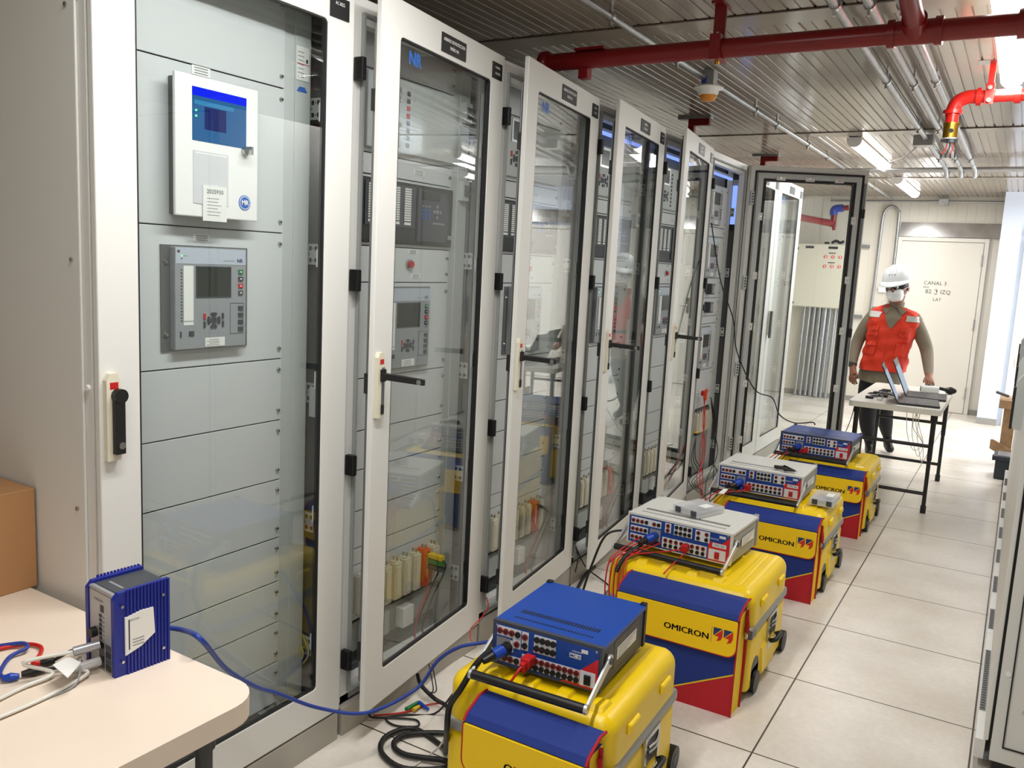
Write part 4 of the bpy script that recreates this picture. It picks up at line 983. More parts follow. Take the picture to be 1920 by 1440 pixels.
# cables of the open cabinet
cable('cable', 'long black cable arching from the open cabinet to the farthest test set', [A(1334, 418, 'x', -1.16), A(1340, 460, 'x', -1.12), A(1352, 530, 'x', -1.05), A(1375, 600, 'x', -1.0), A(1382, 660, 'x', -.96), A(1415, 730, 'x', -.86), A(1448, 746, 'x', -.8), A(1462, 778, 'x', -.72), A(1490, 793, 'x', -.64), A(1523, 792, 'x', -.52), A(1528, 797, 'x', -.50)], .004, cable_b, 6)
for k in range(3): cable('test_lead', '%s red lead hanging from the orange clip in the open cabinet' % ('leftmost', 'middle', 'rightmost')[k], [A(1318+k*3, 735, 'x', -1.15), A(1322-k*2, 790, 'x', -1.12), A(1312+k*5, 850, 'x', -1.08), A(1318-k*6, 900, 'x', -1.03), A(1313+k*6, 935, 'x', -.98)], .0028, cable_r, 6, 'red leads hanging in the open cabinet')
for k in range(3): cable('test_lead', '%s black lead hanging at the right of the open cabinet' % ('leftmost', 'middle', 'rightmost')[k], [A(1333, 745, 'x', -1.15), A(1338+k*2, 800, 'x', -1.13), A(1345-k*6, 850, 'x', -1.08), A(1325+k*12, 900, 'x', -1.0), A(1322+k*8, 940, 'x', -.92)], .0032, cable_b, 6, 'black leads hanging in the open cabinet')
for k in range(3): cable('test_lead', '%s dark lead looping out of the open cabinet low down' % ('leftmost', 'middle', 'rightmost')[k], [A(1305, 820, 'x', -1.15), A(1296+k*4, 860, 'x', -1.1), A(1302+k*8, 885, 'x', -1.06), A(1292+k*5, 905, 'x', -1.0), A(1318, 930-k*4, 'x', -.95)], .0026, cable_b, 6, 'dark leads low in the open cabinet')
b = MB(); b.T = Matrix.Translation(at(1318, 735, 'x', -1.165)); b.box((0, -.04, -.02), (.02, .02, .012), redm); b.box((.018, -.012, -.05), (.03, .006, .025), orange); b.box((0, .01, -.008), (.02, .05, .006), black)
tag(b.build('test_clips', bevel=.002), 'orange, red and black clips on the terminals of the open cabinet', 'clips')
b = MB(); b.T = Matrix.Translation(at(1304, 812, 'x', -1.165)); b.box((0, -.03, -.012), (.02, .03, 0), black); b.box((0, -.03, .002), (.02, .025, .012), yelm)
tag(b.build('test_clips', bevel=.002), 'yellow and black clips low in the open cabinet', 'clips')

# ================================================================== FRONT TABLE AND WHAT IS ON IT
TZ = .70
tt = thing('folding_table', 'birch-topped folding table in the left foreground', 'table', (-.553, -1.541, 0), math.radians(-1.2))
def rounded_top(b, x0, y0, x1, y1, z0, z1, r, mt, seg=6):
    ps = []
    for cx, cy, a0 in ((x1-r, y1-r, 0), (x0+r, y1-r, 90), (x0+r, y0+r, 180), (x1-r, y0+r, 270)):
        for k in range(seg+1): a = math.radians(a0+90*k/seg); ps.append((cx+r*math.cos(a), cy+r*math.sin(a)))
    b.prism(ps, 'z', z0, z1, mt)
b = MB(); rounded_top(b, -1.75, -.74, 0, 0, TZ-.042, TZ, .07, tablewood); b.build('tabletop', tt, bevel=.005)
for (x, y) in ((-.1, -.06), (-.1, -.68), (-1.65, -.68)):
    b = MB(); b.cyl((x, y, .0), (x, y, TZ-.04), .016, legm, 16); b.cyl((x, y, 0), (x, y, .04), .02, black, 16); b.cyl((x, y, TZ-.12), (x, y, TZ-.04), .021, legm, 16); b.build('leg', tt)
b = MB()
for x in (-.1, -1.65): b.cyl((x, -.68, .25), (x, -.06, .25), .012, legm, 12); b.cyl((x, -.68, TZ-.055), (x, -.06, TZ-.055), .014, legm, 12)
for y in (-.06, -.68): b.cyl((-.1, y, TZ-.13), (-.38, y, TZ-.05), .009, legm, 10)
b.build('brace', tt)
b = MB(); b.box((-.18, -.066, TZ-.075), (-.10, -.03, TZ-.045), legm); b.build('bracket', tt)
b = MB(); b.box((-1.9, -1.95, TZ), (-1.352, -1.508, TZ+.24), card); b.box((-1.6, -1.951, TZ+.2), (-1.595, -1.51, TZ+.2405), card)
tag(b.build('cardboard_box', bevel=.003), 'brown cardboard box on the birch table at the left edge', 'box')
# blue industrial controller
dv = thing('network_controller', 'blue ribbed controller box with silver front standing on the birch table', 'controller', (-.922, -1.660, TZ), -.10)
w, d, h = .112, .112, .168
b = MB(); b.box((.014, .0, .0), (w-.014, .01, h-.012), silver); b.box((.014, .0, h-.012), (w-.014, .01, h-.006), silver); b.build('front_plate', dv, bevel=.002)
b = MB(); b.box((.014, .01, .004), (w-.014, d, h-.006), dkgrey); b.build('housing', dv, bevel=.002)
for sx in (0, 1):
    b = MB(); xa = (w-.014) if sx else 0; xb = w if sx else .014
    b.prism([(-.002, 0), (-.002, h-.014), (.008, h-.002), (d, h-.0), (d, 0)], 'x', xa+.003*(1-sx), xb-.003*sx, devB)
    for k in range(13):
        yy = .022+k*.007; xx = xb-.003*sx if sx else xa
        b.box((xx-(0 if sx else .0), yy, .0), (xx+.003, yy+.0042, h+.002), devB)
    b.build('heat_sink', dv)
b = MB(); xr = w+.0005
ps = [(.018, .04), (.018, .116), (.05, .122), (.075, .121), (.078, .068), (.05, .05)]
b.prism(ps, 'x', xr-.003, xr+.0006, paper); b.box((xr+.0006, .024, .05), (xr+.0009, .0265, .11), ink)
for k in range(3): b.box((xr+.0006, .032, .055+k*.006), (xr+.0009, .055, .057+k*.006), lightink)
b.text('EMCON', (xr+.0006, .035, .108), Y_, Z_, .006, ink, .0004); b.build('product_label', dv)
b = MB()
for q in ((.012, .14), (.095, .14), (.012, .03), (.095, .03)): b.cyl((w, q[0], q[1]), (w+.003, q[0], q[1]), .003, steel, 10)
b.build('screws', dv)
b = MB(); x0 = .056
b.box((x0, -.0006, .118), (x0+.012, .0, .132), black)
for k in range(6): b.box((x0-.004, -.001, .062+k*.009), (x0+.004, .0, .068+k*.009), black); b.box((x0+.006, -.0006, .062+k*.009), (x0+.014, .0, .065+k*.009), lightink)
for k in range(4):
    for c in (0, 1): b.box((x0-.006+c*.024, -.001, .005+k*.0135), (x0+.012+c*.024, .0, .0165+k*.0135), black if (k+c) % 2 else dkgrey)
b.text('OMICRON', (.05, -.0005, .14), X_, Z_, .007, ink, .0004); b.build('ports', dv)
b = MB(); b.cyl((.036, 0, .072), (.036, -.012, .072), .01, black, 16); b.build('rotary_plug', dv)
b = MB(); b.add([(.03, .03, h-.0057), (.08, .03, h-.0057), (.08, .035, h-.0057), (.03, .035, h-.0057)], [(0, 1, 2, 3)], lightink); b.build('top_print', dv)
pc = Vector((-.86, -1.68, TZ))
def plug(label, p, q, r, m, name='network_plug'):
    b = MB(); b.cyl(p, q, r, m, 10); tag(b.build(name), label, 'plug')
plug('clear network plug in the lower port of the blue controller', (-.867, -1.668, .752), (-.885, -1.71, .748), .009, silver)
plug('clear network plug beneath the other one on the blue controller', (-.86, -1.672, .722), (-.875, -1.72, .719), .009, clearp)
cable('network_cable', 'white network cable from the blue controller to the lower left edge', [(-.885, -1.71, .748), (-.93, -1.78, .74), A(100, 1262, 'z', .712), A(40, 1290, 'z', .706), A(-30, 1325, 'z', .706)], .0038, cable_w)
cable('network_cable', 'grey-white network cable lying nearest the front on the birch table', [(-.875, -1.72, .719), A(165, 1262, 'z', .71), A(100, 1300, 'z', .706), A(30, 1332, 'z', .706), A(-40, 1360, 'z', .706)], .0035, cable_w)
cable('network_cable', 'dark thin network cable between the two white ones', [(-.88, -1.70, .735), A(140, 1285, 'z', .704), A(60, 1318, 'z', .704), A(-20, 1352, 'z', .704)], .0025, cable_g)
cable('test_lead', 'black lead from the blue controller to the red plug on the birch table', [A(152, 1215, 'y', -1.66), A(130, 1222, 'z', .74), A(100, 1238, 'z', .708), A(75, 1243, 'z', .708)], .0035, cable_b)
cable('test_lead', 'red lead looping on the birch table at the left edge', [A(62, 1243, 'z', .708), A(76, 1225, 'z', .706), A(75, 1212, 'z', .706), A(45, 1208, 'z', .706), A(-20, 1220, 'z', .706)], .004, cable_r)
cable('test_lead', 'blue lead looping on the birch table at the left edge', [A(12, 1272, 'z', .708), A(0, 1262, 'z', .706), A(18, 1232, 'z', .706), A(50, 1215, 'z', .712), A(40, 1206, 'z', .712), A(-20, 1214, 'z', .706)], .004, cable_bl)
def lead_sleeve(label, p, q, m):
    b = MB(); a = at(*p, 'z', .709); c = at(*q, 'z', .709); mid = (a+c)/2; b.cyl(a, mid, .005, m, 10, .0085); b.cyl(mid, c, .0085, m, 10, .005); tag(b.build('lead_sleeve'), label, 'plug')
lead_sleeve('black sleeve between the red plug and the blue controller', (74, 1243), (103, 1238), cable_b)
lead_sleeve('black sleeve beside the blue plug on the birch table', (40, 1264), (85, 1255), cable_b)
lead_sleeve('red banana plug lying on the birch table', (58, 1245), (76, 1243), cable_r)
lead_sleeve('blue banana plug lying on the birch table', (4, 1272), (36, 1268), bluem)
cable('test_lead', 'black lead from the blue plug back to the blue controller', [A(85, 1255, 'z', .708), A(120, 1250, 'z', .71), A(155, 1240, 'z', .715)], .003, cable_b)
b = MB(); a = [at(*q, 'z', .738) for q in ((99, 1248), (128, 1232), (152, 1243), (127, 1272))]; b.add(a+[p+Vector((0, 0, .0015)) for p in a], [(0, 1, 2, 3), (7, 6, 5, 4), (0, 4, 5, 1), (1, 5, 6, 2), (2, 6, 7, 3), (3, 7, 4, 0)], paper)
tag(b.build('cable_tag'), 'blank cream tag folded round the white cable by the blue controller', 'tag')

# ================================================================== BACK TABLE
bt = thing('folding_table', 'white folding table with dark legs that carries the laptops', 'table', (-.08, 4.05, 0), .0)
b = MB(); rounded_top(b, -.275, -.62, .285, .62, .668, .705, .03, tableW); b.build('tabletop', bt, bevel=.006)
for x in (-.23, .245):
    for y in (-.53, .56):
        q = MB(); q.cyl((x, y, 0), (x, y, .38), .013, legd, 12); q.cyl((x, y, .36), (x, y, .67), .016, legd, 12); q.cyl((x, y, 0), (x, y, .05), .018, black, 12); q.cyl((x, y, .62), (x, y, .668), .022, black, 12); q.build('leg', bt)
b = MB()
for y in (-.53, .56): b.cyl((-.23, y, .13), (.245, y, .13), .012, legd, 10); b.cyl((-.23, y, .45), (.245, y, .45), .012, legd, 10)
b.cyl((-.23, -.53, .655), (-.23, .56, .655), .01, legd, 10); b.cyl((.245, -.53, .655), (.245, .56, .655), .01, legd, 10)
b.build('brace', bt)
def laptop(label, loc, rz, ang, scr):
    """hinge at y=0.. base extends +x, screen rises at x=0"""
    t = thing('laptop', label, 'laptop', loc, rz)
    b = MB(); b.box((0, -.17, 0), (.25, .17, .014), laptopm); b.build('base', t, bevel=.003)
    b = MB()
    for r in range(5):
        for c in range(13): b.box((.03+r*.019, -.14+c*.0215, .014), (.045+r*.019, -.122+c*.0215, .0155), dkgrey)
    b.box((.14, -.05, .014), (.205, .05, .0145), dkgrey); b.build('keyboard', t)
    b = MB(); b.box((-.007, -.17, 0), (0, .17, .265), laptopm); o = b.build('screen_lid', t, loc=(0, 0, .012), rot=(0, ang, 0), bevel=.002)
    b = MB(); b.box((0, -.158, .02), (.0012, .158, .215), scr); b.box((0, -.158, .215), (.0012, .158, .252), dkgrey); b.build('screen', o)
scrw = emis('screen_white', (190, 205, 225), .8)
laptop('nearest open laptop with a pale lit screen on the white folding table', (-.075, 3.665, .7055), math.radians(6), math.radians(-27), scrw)
laptop('second open laptop, behind the nearest one on the white folding table', (-.06, 4.06, .7055), math.radians(3), math.radians(-24), scrw)
b = MB(); b.tube([(.05, 4.4, .73), (.1, 4.36, .745), (.15, 4.36, .74), (.2, 4.4, .73)], .012, black); b.sphere((.04, 4.41, .735), .03, black); b.sphere((.19, 4.4, .732), .03, black, sc=(1.4, 1, .9))
tag(b.build('headset'), 'black headset lying at the far end of the white folding table', 'headset')
b = MB(); b.cyl((.0, 4.32, .733), (.12, 4.33, .733), .027, paper, 16); b.cyl((-.005, 4.32, .733), (.0, 4.32, .733), .02, black, 12); tag(b.build('paper_roll'), 'white roll beside the headset', 'roll')
for k, (x, y, m, sx, sy) in enumerate(((-.28, 3.62, black, .05, .03), (-.22, 3.78, dkgrey, .06, .035), (-.2, 3.58, cable_w, .03, .04), (-.27, 3.9, black, .04, .05), (-.18, 3.95, cable_g, .05, .03), (-.24, 4.1, black, .06, .04))):
    b = MB(); b.box((x, y, .7055), (x+sx, y+sy, .7055+.018), m); tag(b.build('adapter', bevel=.004), ['black adapter nearest the left corner of the folding table', 'dark grey adapter beside the near laptop screen', 'small pale adapter at the near edge of the folding table', 'black adapter midway along the left edge of the folding table', 'pale grey adapter behind the near laptop', 'farthest black adapter on the folding table'][k], 'adapter')
for k in range(6):
    a = k*1.1; cx, cy = -.2+.02*math.sin(a), 3.75+.05*k
    cable('cord', 'one of the dark cords tangled on the folding table left of the laptops', [(cx-.08, cy-.1, .712), (cx+.02, cy-.03, .715), (cx-.03, cy+.07, .72), (cx+.06, cy+.02, .716), (cx+.1, cy-.06, .712)], .003, cable_b if k % 3 else cable_g, 6, 'cords tangled on the folding table')
for k in range(3): cable('cord', '%s thin pale cord hanging in a loop under the folding table' % ('leftmost', 'middle', 'rightmost')[k], [(.0+.04*k, 3.5, .67), (.01+.03*k, 3.6, .5), (.05+.03*k, 3.7, .38-.04*k), (.1, 3.75, .42), (.08-.02*k, 3.6, .55), (.06, 3.5, .67)], .0022, cable_w, 6, 'cords hanging under the folding table')
cable('cord', 'thin cord looping from the folding table to the floor left of its legs', [(-.35, 3.7, .7), (-.4, 3.9, .5), (-.5, 4.1, .25), (-.65, 4.3, .02), (-.9, 4.5, .006)], .003, cable_b, 6)

# ================================================================== BACK WALL FITTINGS
pb = thing('electrical_panel', 'cream wall-mounted electrical panel with six red marks', 'electrical panel', (-1.93, 8.6, 1.13))
b = MB(); b.box((0, -.2, 0), (.66, -.02, .78), mat('panel_cream', (222, 218, 200), .5)); b.build('enclosure', pb, bevel=.006)
pcm = mat('panel_cream_door', (226, 222, 204), .5)
b = MB(); b.box((.02, -.215, .01), (.65, -.2, .77), pcm); o = b.build('door', pb, bevel=.004)
b = MB()
for r in range(2):
    for c in range(3):
        x, z = .37+.085*c, .625-.115*r; b.cyl((x, -.216, z), (x, -.217, z), .022, mat_pink if 'mat_pink' in globals() else paper, 14)
b.build('lamp_backing', o)
b = MB()
redmark = mat('red_marks', (240, 90, 80), .5)
for r in range(2):
    for c in range(3):
        x, z = .37+.085*c, .625-.115*r; b.cyl((x, -.215, z), (x, -.222, z), .02, redmark, 14); b.box((x-.006, -.224, z-.012), (x+.006, -.222, z+.012), paper)
b.build('indicator_lamps', o)
b = MB(); b.box((.12, -.217, .72), (.22, -.215, .75), ink); b.box((.39, -.217, .72), (.5, -.215, .75), ink); b.box((.4, -.217, .665), (.48, -.215, .675), ink); b.box((.4, -.217, .55), (.48, -.215, .56), ink); b.build('nameplates', o)
for z in (.03, .7): q = MB(); q.box((.022, -.222, z), (.038, -.215, z+.03), black); q.build('latch', o)
q = MB(); 
for z in (.02, .73):
    for x in (-.03, .64): q.box((x, -.03, z), (x+.05, -.0, z+.03), zinc)
q.build('mounting_lugs', pb)
b = MB(); b.box((-1.6, 8.42, 1.91), (-1.55, 8.46, 1.935), black); b.tube([(-1.52, 8.44, 1.925), (-1.47, 8.44, 1.95), (-1.42, 8.44, 1.93), (-1.38, 8.44, 1.95)], .016, black); tag(b.build('cable_remnants'), 'black cable ends lying on top of the cream electrical panel', 'cable')
for k in range(7):
    x = -1.78+k*.062; r = (.02, .02, .02, .024, .034, .02, .02)[k]
    b = MB(); b.cyl((x, 8.52, 1.13), (x-.015, 8.52, .01), r, zinc, 14)
    for z in (.45, .75): b.cyl((x-.01, 8.52, z-.01), (x-.01, 8.52, z+.01), r*1.2, zinc, 12)
    tag(b.build('conduit_pipe'), 'thick bright conduit below the electrical panel' if k == 4 else '%s of the thin grey conduits below the electrical panel' % ('leftmost', 'second from left', 'third from left', 'fourth from left', '', 'first right of the thick one', 'rightmost')[k], 'conduit', None if k == 4 else 'thin conduits below the electrical panel')
b = MB(); b.tube([(-1.12, 8.57, 1.02), (-1.0, 8.57, 1.5), (-.98, 8.57, 2.1), (-.97, 8.57, 2.3), (-.9, 8.57, 2.38), (-.84, 8.57, 2.3), (-.83, 8.57, 1.6)], .016, zinc, 10)
b = MB(); b.tube([(-1.02, 8.57, .9), (-1.0, 8.57, 1.5), (-.99, 8.57, 2.2), (-.97, 8.57, 2.33), (-.9, 8.57, 2.385), (-.83, 8.57, 2.33), (-.81, 8.57, 2.2), (-.81, 8.57, 1.2)], .017, zinc, 10)
tag(b.build('conduit_pipe'), 'bent galvanised conduit arching on the back wall left of the door', 'conduit')
for z, lab in ((1.9, 'upper steel rail bracket on the back wall left of the bent conduit'), (1.05, 'lower white rail bracket on the back wall behind the man')):
    b = MB(); b.box((-1.25, 8.57, z-.02), (-1.1, 8.599, z+.02), zinc); b.box((-1.25, 8.56, z-.022), (-1.1, 8.57, z-.012), zinc); tag(b.build('rail_bracket'), lab, 'bracket')
b = MB(); b.box((-.95, 8.57, 1.36), (-.87, 8.598, 1.42), white); tag(b.build('wall_box', bevel=.003), 'small white box on the back wall beside the helmet', 'wall box')
# conduits along the back wall under the ceiling
for k, (y, z, lab) in enumerate(((5.36, 2.44, 'front'), (5.42, 2.44, 'middle'), (5.48, 2.44, 'rear'))):
    b = MB(); b.cyl((-2.2, y, z), (2.5, y, z), .014, zinc, 10); tag(b.build('conduit_pipe'), '%s one of three conduits crossing the ceiling before the back wall' % lab, 'conduit')
b = MB(); b.cyl((-1.0, 8.5, 2.43), (2.5-.2, 7.95, 2.43), .012, zinc, 8); 
b = MB(); b.cyl((-1.6, 8.55, 2.44), (.26, 8.55, 2.44), .013, zinc, 8); b.box((-.4, 8.52, 2.4), (-.3, 8.59, 2.47), zinc); tag(b.build('conduit_pipe'), 'conduit with a junction box along the top of the back wall', 'conduit')

# ================================================================== CEILING PIPES
def strap(b, x, y, z, r):
    b.ring('y', y-.01, y+.01, (x-r-.006, z-r-.006, x+r+.006, CEIL-.0), (x-r, z-r, x+r, z+r), steel, .0)
def long_conduit(x, y0, y1, lab, r=.013, z=2.455, clamps=()):
    t = thing('ceiling_conduit', lab, 'conduit', (x, 0, z))
    b = MB(); b.cyl((0, y0, 0), (0, y1, 0), r, zinc, 12); b.build('pipe', t)
    for y in clamps:
        q = MB(); q.cyl((0, y-.012, 0), (0, y+.012, 0), r+.005, steel, 12); q.box((-.004, y-.012, r), (.004, y+.012, CEIL-z), steel); q.box((-.005, y-.01, -r-.022), (.005, y+.01, -r), steel); q.build('clamp', t)
    return t
long_conduit(-.892, -.9, 8.5, 'single long conduit with clamps running past the detector', clamps=(.48, 1.2, 2.5, 3.0, 3.9, 4.6, 5.9, 7.0))
long_conduit(-.104, -1.5, 5.2, 'leftmost of the three parallel conduits at the upper right', .016, clamps=(.62, 1.9, 3.3, 4.75))
long_conduit(.003, -1.5, 5.2, 'middle one of the three parallel conduits at the upper right', .016, clamps=(.66, 2.0, 3.35, 4.8))
long_conduit(.103, -1.5, 5.2, 'rightmost of the three parallel conduits at the upper right', .016, clamps=(.7, 1.95, 3.3, 4.8))
for x in (-.104, .003, .103):
    b = MB(); b.tube([(x, 5.2, 2.455), (x+.01, 5.33, 2.43), (x+.01, 5.40, 2.385), (x+.012, 5.47, 2.40), (x+.02, 5.52, 2.44)], .018, zinc, 10); tag(b.build('conduit_elbow'), '%s elbow where the three parallel conduits meet the crossing ones' % ('left' if x < -.05 else 'middle' if x < .05 else 'right'), 'elbow', 'elbows at the crossing conduits')
b = MB(); b.box((-.18, 3.75, 2.41), (-.06, 3.87, 2.48), zinc); tag(b.build('junction_box', bevel=.003), 'small steel junction box on the leftmost of three conduits', 'junction box')
cable('cord', 'thin grey cord sagging from the junction box to the tube light', [(-.15, 3.8, 2.42), (-.25, 4.0, 2.37), (-.4, 4.3, 2.37), (-.52, 4.5, 2.4)], .005, cable_g, 6)
# detector
dt = thing('smoke_detector', 'white ceiling detector with orange lower cap on the single conduit', 'detector', (-.872, 1.60, 2.36))
b = MB(); b.box((-.03, -.03, .055), (.03, .03, .13), zinc); b.box((-.028, -.0315, .065), (-.004, -.03, .1), bluem); b.build('mounting_box', dt)
b = MB(); b.lathe([(0, .055), (.055, .055), (.072, .05), (.072, .042), (.05, .036), (.048, .018), (.04, .012), (0, .012)], (0, 0, 0), white, 28); b.build('body', dt)
b = MB(); b.lathe([(.04, .014), (.042, .004), (.036, -.004), (.032, -.014), (0, -.014)], (0, 0, 0), mat('amber', (214, 138, 30), .35), 24); b.build('sensor_cap', dt)
# main red pipe
PYr, PZr = .62, 2.34
rp = thing('fire_pipe', 'large backlit dark red pipe crossing the ceiling with a tee', 'pipe', (0, PYr, PZr))
b = MB(); b.cyl((-1.25, 0, 0), (2.4, 0, 0), .035, redpipe, 24); b.build('main_pipe', rp)
b = MB()
for x in (.09, .235): b.cyl((x-.012, 0, 0), (x+.012, 0, 0), .046, redpipe, 24)
b.cyl((.09, 0, 0), (.235, 0, 0), .04, redpipe, 24); b.cyl((.1625, 0, 0), (.1625, -.06, .03), .04, redpipe, 24); b.build('tee_fitting', rp)
b = MB(); b.cyl((.46, 0, 0), (.5, 0, 0), .046, redpipe, 24); b.build('coupling', rp)
b = MB(); b.cyl((.1625, -.04, .02), (.1625, -.5, .105), .033, redpipe, 24); b.cyl((.1625, -.5, .105), (.1625, -2.4, .105), .033, redpipe, 24); b.build('branch_pipe', rp)
b = MB(); b.lathe([(.0, -.015), (.035, -.01), (.047, .0), (.047, .03), (.035, .035)], (-1.26, 0, 0), redpipe, 20, 'x'); b.build('end_cap', rp)
q = MB(); q.box((-1.1, -.03, .033), (-.97, .03, .043), redpipe); q.box((-1.08, -.02, -.075), (-1.04, .02, -.03), redpipe); q.build('saddle', rp)
for x in (-.51,):
    q = MB(); q.box((x-.022, -.006, .03), (x+.022, .006, CEIL-PZr), redpipe); q.box((x-.022, -.05, CEIL-PZr-.01), (x+.022, .05, CEIL-PZr), redpipe); q.ring('x', x-.02, x+.02, (-.045, -.045, .045, .045), (-.036, -.036, .036, .036), redpipe, .03); q.cyl((x, -.006, .05), (x, -.02, .05), .007, steel, 8); q.cyl((x, 0, -.045), (x, 0, -.055), .009, brass, 8); q.build('hanger', rp)
# red brackets above the cabinets
for (px_, py_, lab) in ((1312, 228, 'dark red bracket above the fifth cabinet'), (1443, 297, 'dark red bracket above the open sixth cabinet')):
    p = at(px_, py_, 'z', 2.47)
    b = MB(); b.T = Matrix.Translation((p.x, p.y, 0)); b.box((-.07, -.02, 2.445), (.07, .02, 2.485), redpipe); b.box((-.07, -.02, 2.245), (-.03, .02, 2.445), redpipe); b.box((-.14, -.03, 2.485), (.08, .03, CEIL), zinc); tag(b.build('pipe_bracket', bevel=.002), lab, 'bracket')
# pipe with brass outlet
y2 = 1.9
bp = thing('sprinkler_pipe', 'bright red pipe ending in an elbow with a brass outlet', 'pipe', (.2, y2, 2.36))
b = MB(); b.cyl((.09, 0, 0), (2.2, 0, 0), .028, redbright, 22); b.cyl((.085, 0, 0), (.105, 0, 0), .04, redbright, 22); b.cyl((.235, 0, 0), (.26, 0, 0), .037, redbright, 22); b.build('main_pipe', bp)
b = MB(); b.tube([(.095, 0, 0), (.05, 0, 0), (.01, 0, -.02), (-.005, 0, -.06), (-.005, 0, -.08)], .031, redbright, 18); b.cyl((-.005, 0, -.055), (-.005, 0, -.072), .041, redbright, 22); b.cyl((-.005, 0, -.07), (-.005, 0, -.12), .028, redbright, 22); b.build('elbow', bp)
b = MB(); b.cyl((-.005, 0, -.112), (-.005, 0, -.125), .037, brass, 6); b.cyl((-.005, 0, -.12), (-.005, 0, -.178), .032, brass, 24); b.cyl((.0, -.028, -.15), (.0, -.034, -.15), .01, black, 16); b.cyl((-.005, 0, -.178), (-.005, 0, -.184), .028, white, 18); b.build('brass_outlet', bp)
b = MB(); b.cyl((.0, 0, -.184), (.0, 0, -.2), .022, dkgrey, 12); b.box((-.04, -.015, -.198), (.03, .015, -.184), black)
for k in range(4): b.tube([(-.012+.01*k, 0, -.2), (-.016+.014*k, 0, -.225), (-.03+.018*k, .0, -.25)], .0025, cable_b if k % 2 else redbright, 6); b.cyl((-.03+.018*k, 0, -.25), (-.034+.02*k, 0, -.268), .004, black, 6)
b.build('wires', bp)
b = MB(); b.box((.125, -.012, -.01), (.15, .0-.03, CEIL-2.36), redbright); b.box((.12, -.04, -.04), (.155, -.03, .05), redbright); b.cyl((.137, -.04, .03), (.137, -.055, .03), .01, steel, 8); b.cyl((.137, -.04, -.025), (.137, -.055, -.025), .01, steel, 8); b.box((.08, -.09, CEIL-2.362), (.2, -.0, CEIL-2.36), steel); b.build('hanger', bp)
# blue valve far behind (seen through the open door's glass)
fp = thing('fire_pipe', 'pale red pipe with a blue valve high on the back wall', 'pipe', (-1.5, 8.3, 2.15))
b = MB(); b.cyl((.0, 0, 0), (-1.3, -2.2, .16), .04, redpipe, 16); b.cyl((0, 0, -.04), (0, 0, .16), .035, redpipe, 16); b.cyl((0, 0, -.03), (.03, 0, -.03), .05, redpipe, 16); b.cyl((0, 0, .17), (.16, 0, .19), .032, redpipe, 14); b.cyl((-.8, -1.354, .05), (-.8, -1.354, .35), .012, redpipe, 8); b.box((-.9, -1.4, .34), (-.7, -1.3, .35), redpipe); b.build('pipe', fp)
b = MB(); b.tube([(0, 0, .1), (0, 0, .17), (.1, 0, .185)], .045, bluem, 14); b.build('valve', fp)

# ================================================================== RIGHT BACK CORNER
wb = thing('wooden_trestle', 'rough timber trestle stand behind the right cabinets', 'stand', (.56, 5.75, 0))
b = MB(); b.box((-.06, -.2, .5), (.5, .2, .57), wood); b.build('top', wb, bevel=.003)
for x in (-.02, .4):
    b = MB(); b.hexa([(x, -.12, 0), (x+.09, -.12, 0), (x+.09, -.07, 0), (x, -.07, 0)], [(x+.0, -.12, .5), (x+.09, -.12, .5), (x+.09, -.07, .5), (x, -.07, .5)], wood); b.build('leg', wb)
b = MB(); b.hexa([(-.09, -.14, .14), (.12, -.14, .04), (.14, -.12, .04), (-.07, -.12, .14)], [(-.09, -.14, .22), (.12, -.14, .12), (.14, -.12, .12), (-.07, -.12, .22)], wood); b.build('brace', wb)
b = MB(); b.sphere((.66, 5.68, .62), .1, bagplast, 16, 10, (1.0, .8, .6)); tag(b.build('plastic_bag'), 'clear plastic bag on the timber trestle', 'bag')
b = MB(); b.cyl((.56, 5.62, .6), (.47, 5.58, .63), .012, dkgrey, 10); tag(b.build('tool_handle'), 'grey tool handle sticking out of the plastic bag', 'tool')
tb = thing('toolbox', 'black toolbox on the floor beside the last right cabinet', 'toolbox', (.52, 5.03, 0))
tbm = mat('toolbox_black', (40, 46, 54), .45); tbl = mat('toolbox_lid', (110, 112, 116), .4)
b = MB(); b.box((.01, 0, 0), (.4, .25, .15), tbm); b.build('body', tb, bevel=.01); b = MB(); b.box((-.005, -.01, .15), (.415, .26, .185), tbm); b.box((.02, .02, .185), (.39, .23, .19), tbl); b.build('lid', tb, bevel=.006)
b = MB(); b.box((-.015, .1, .13), (-.005, .15, .17), tbm); b.build('latch', tb)

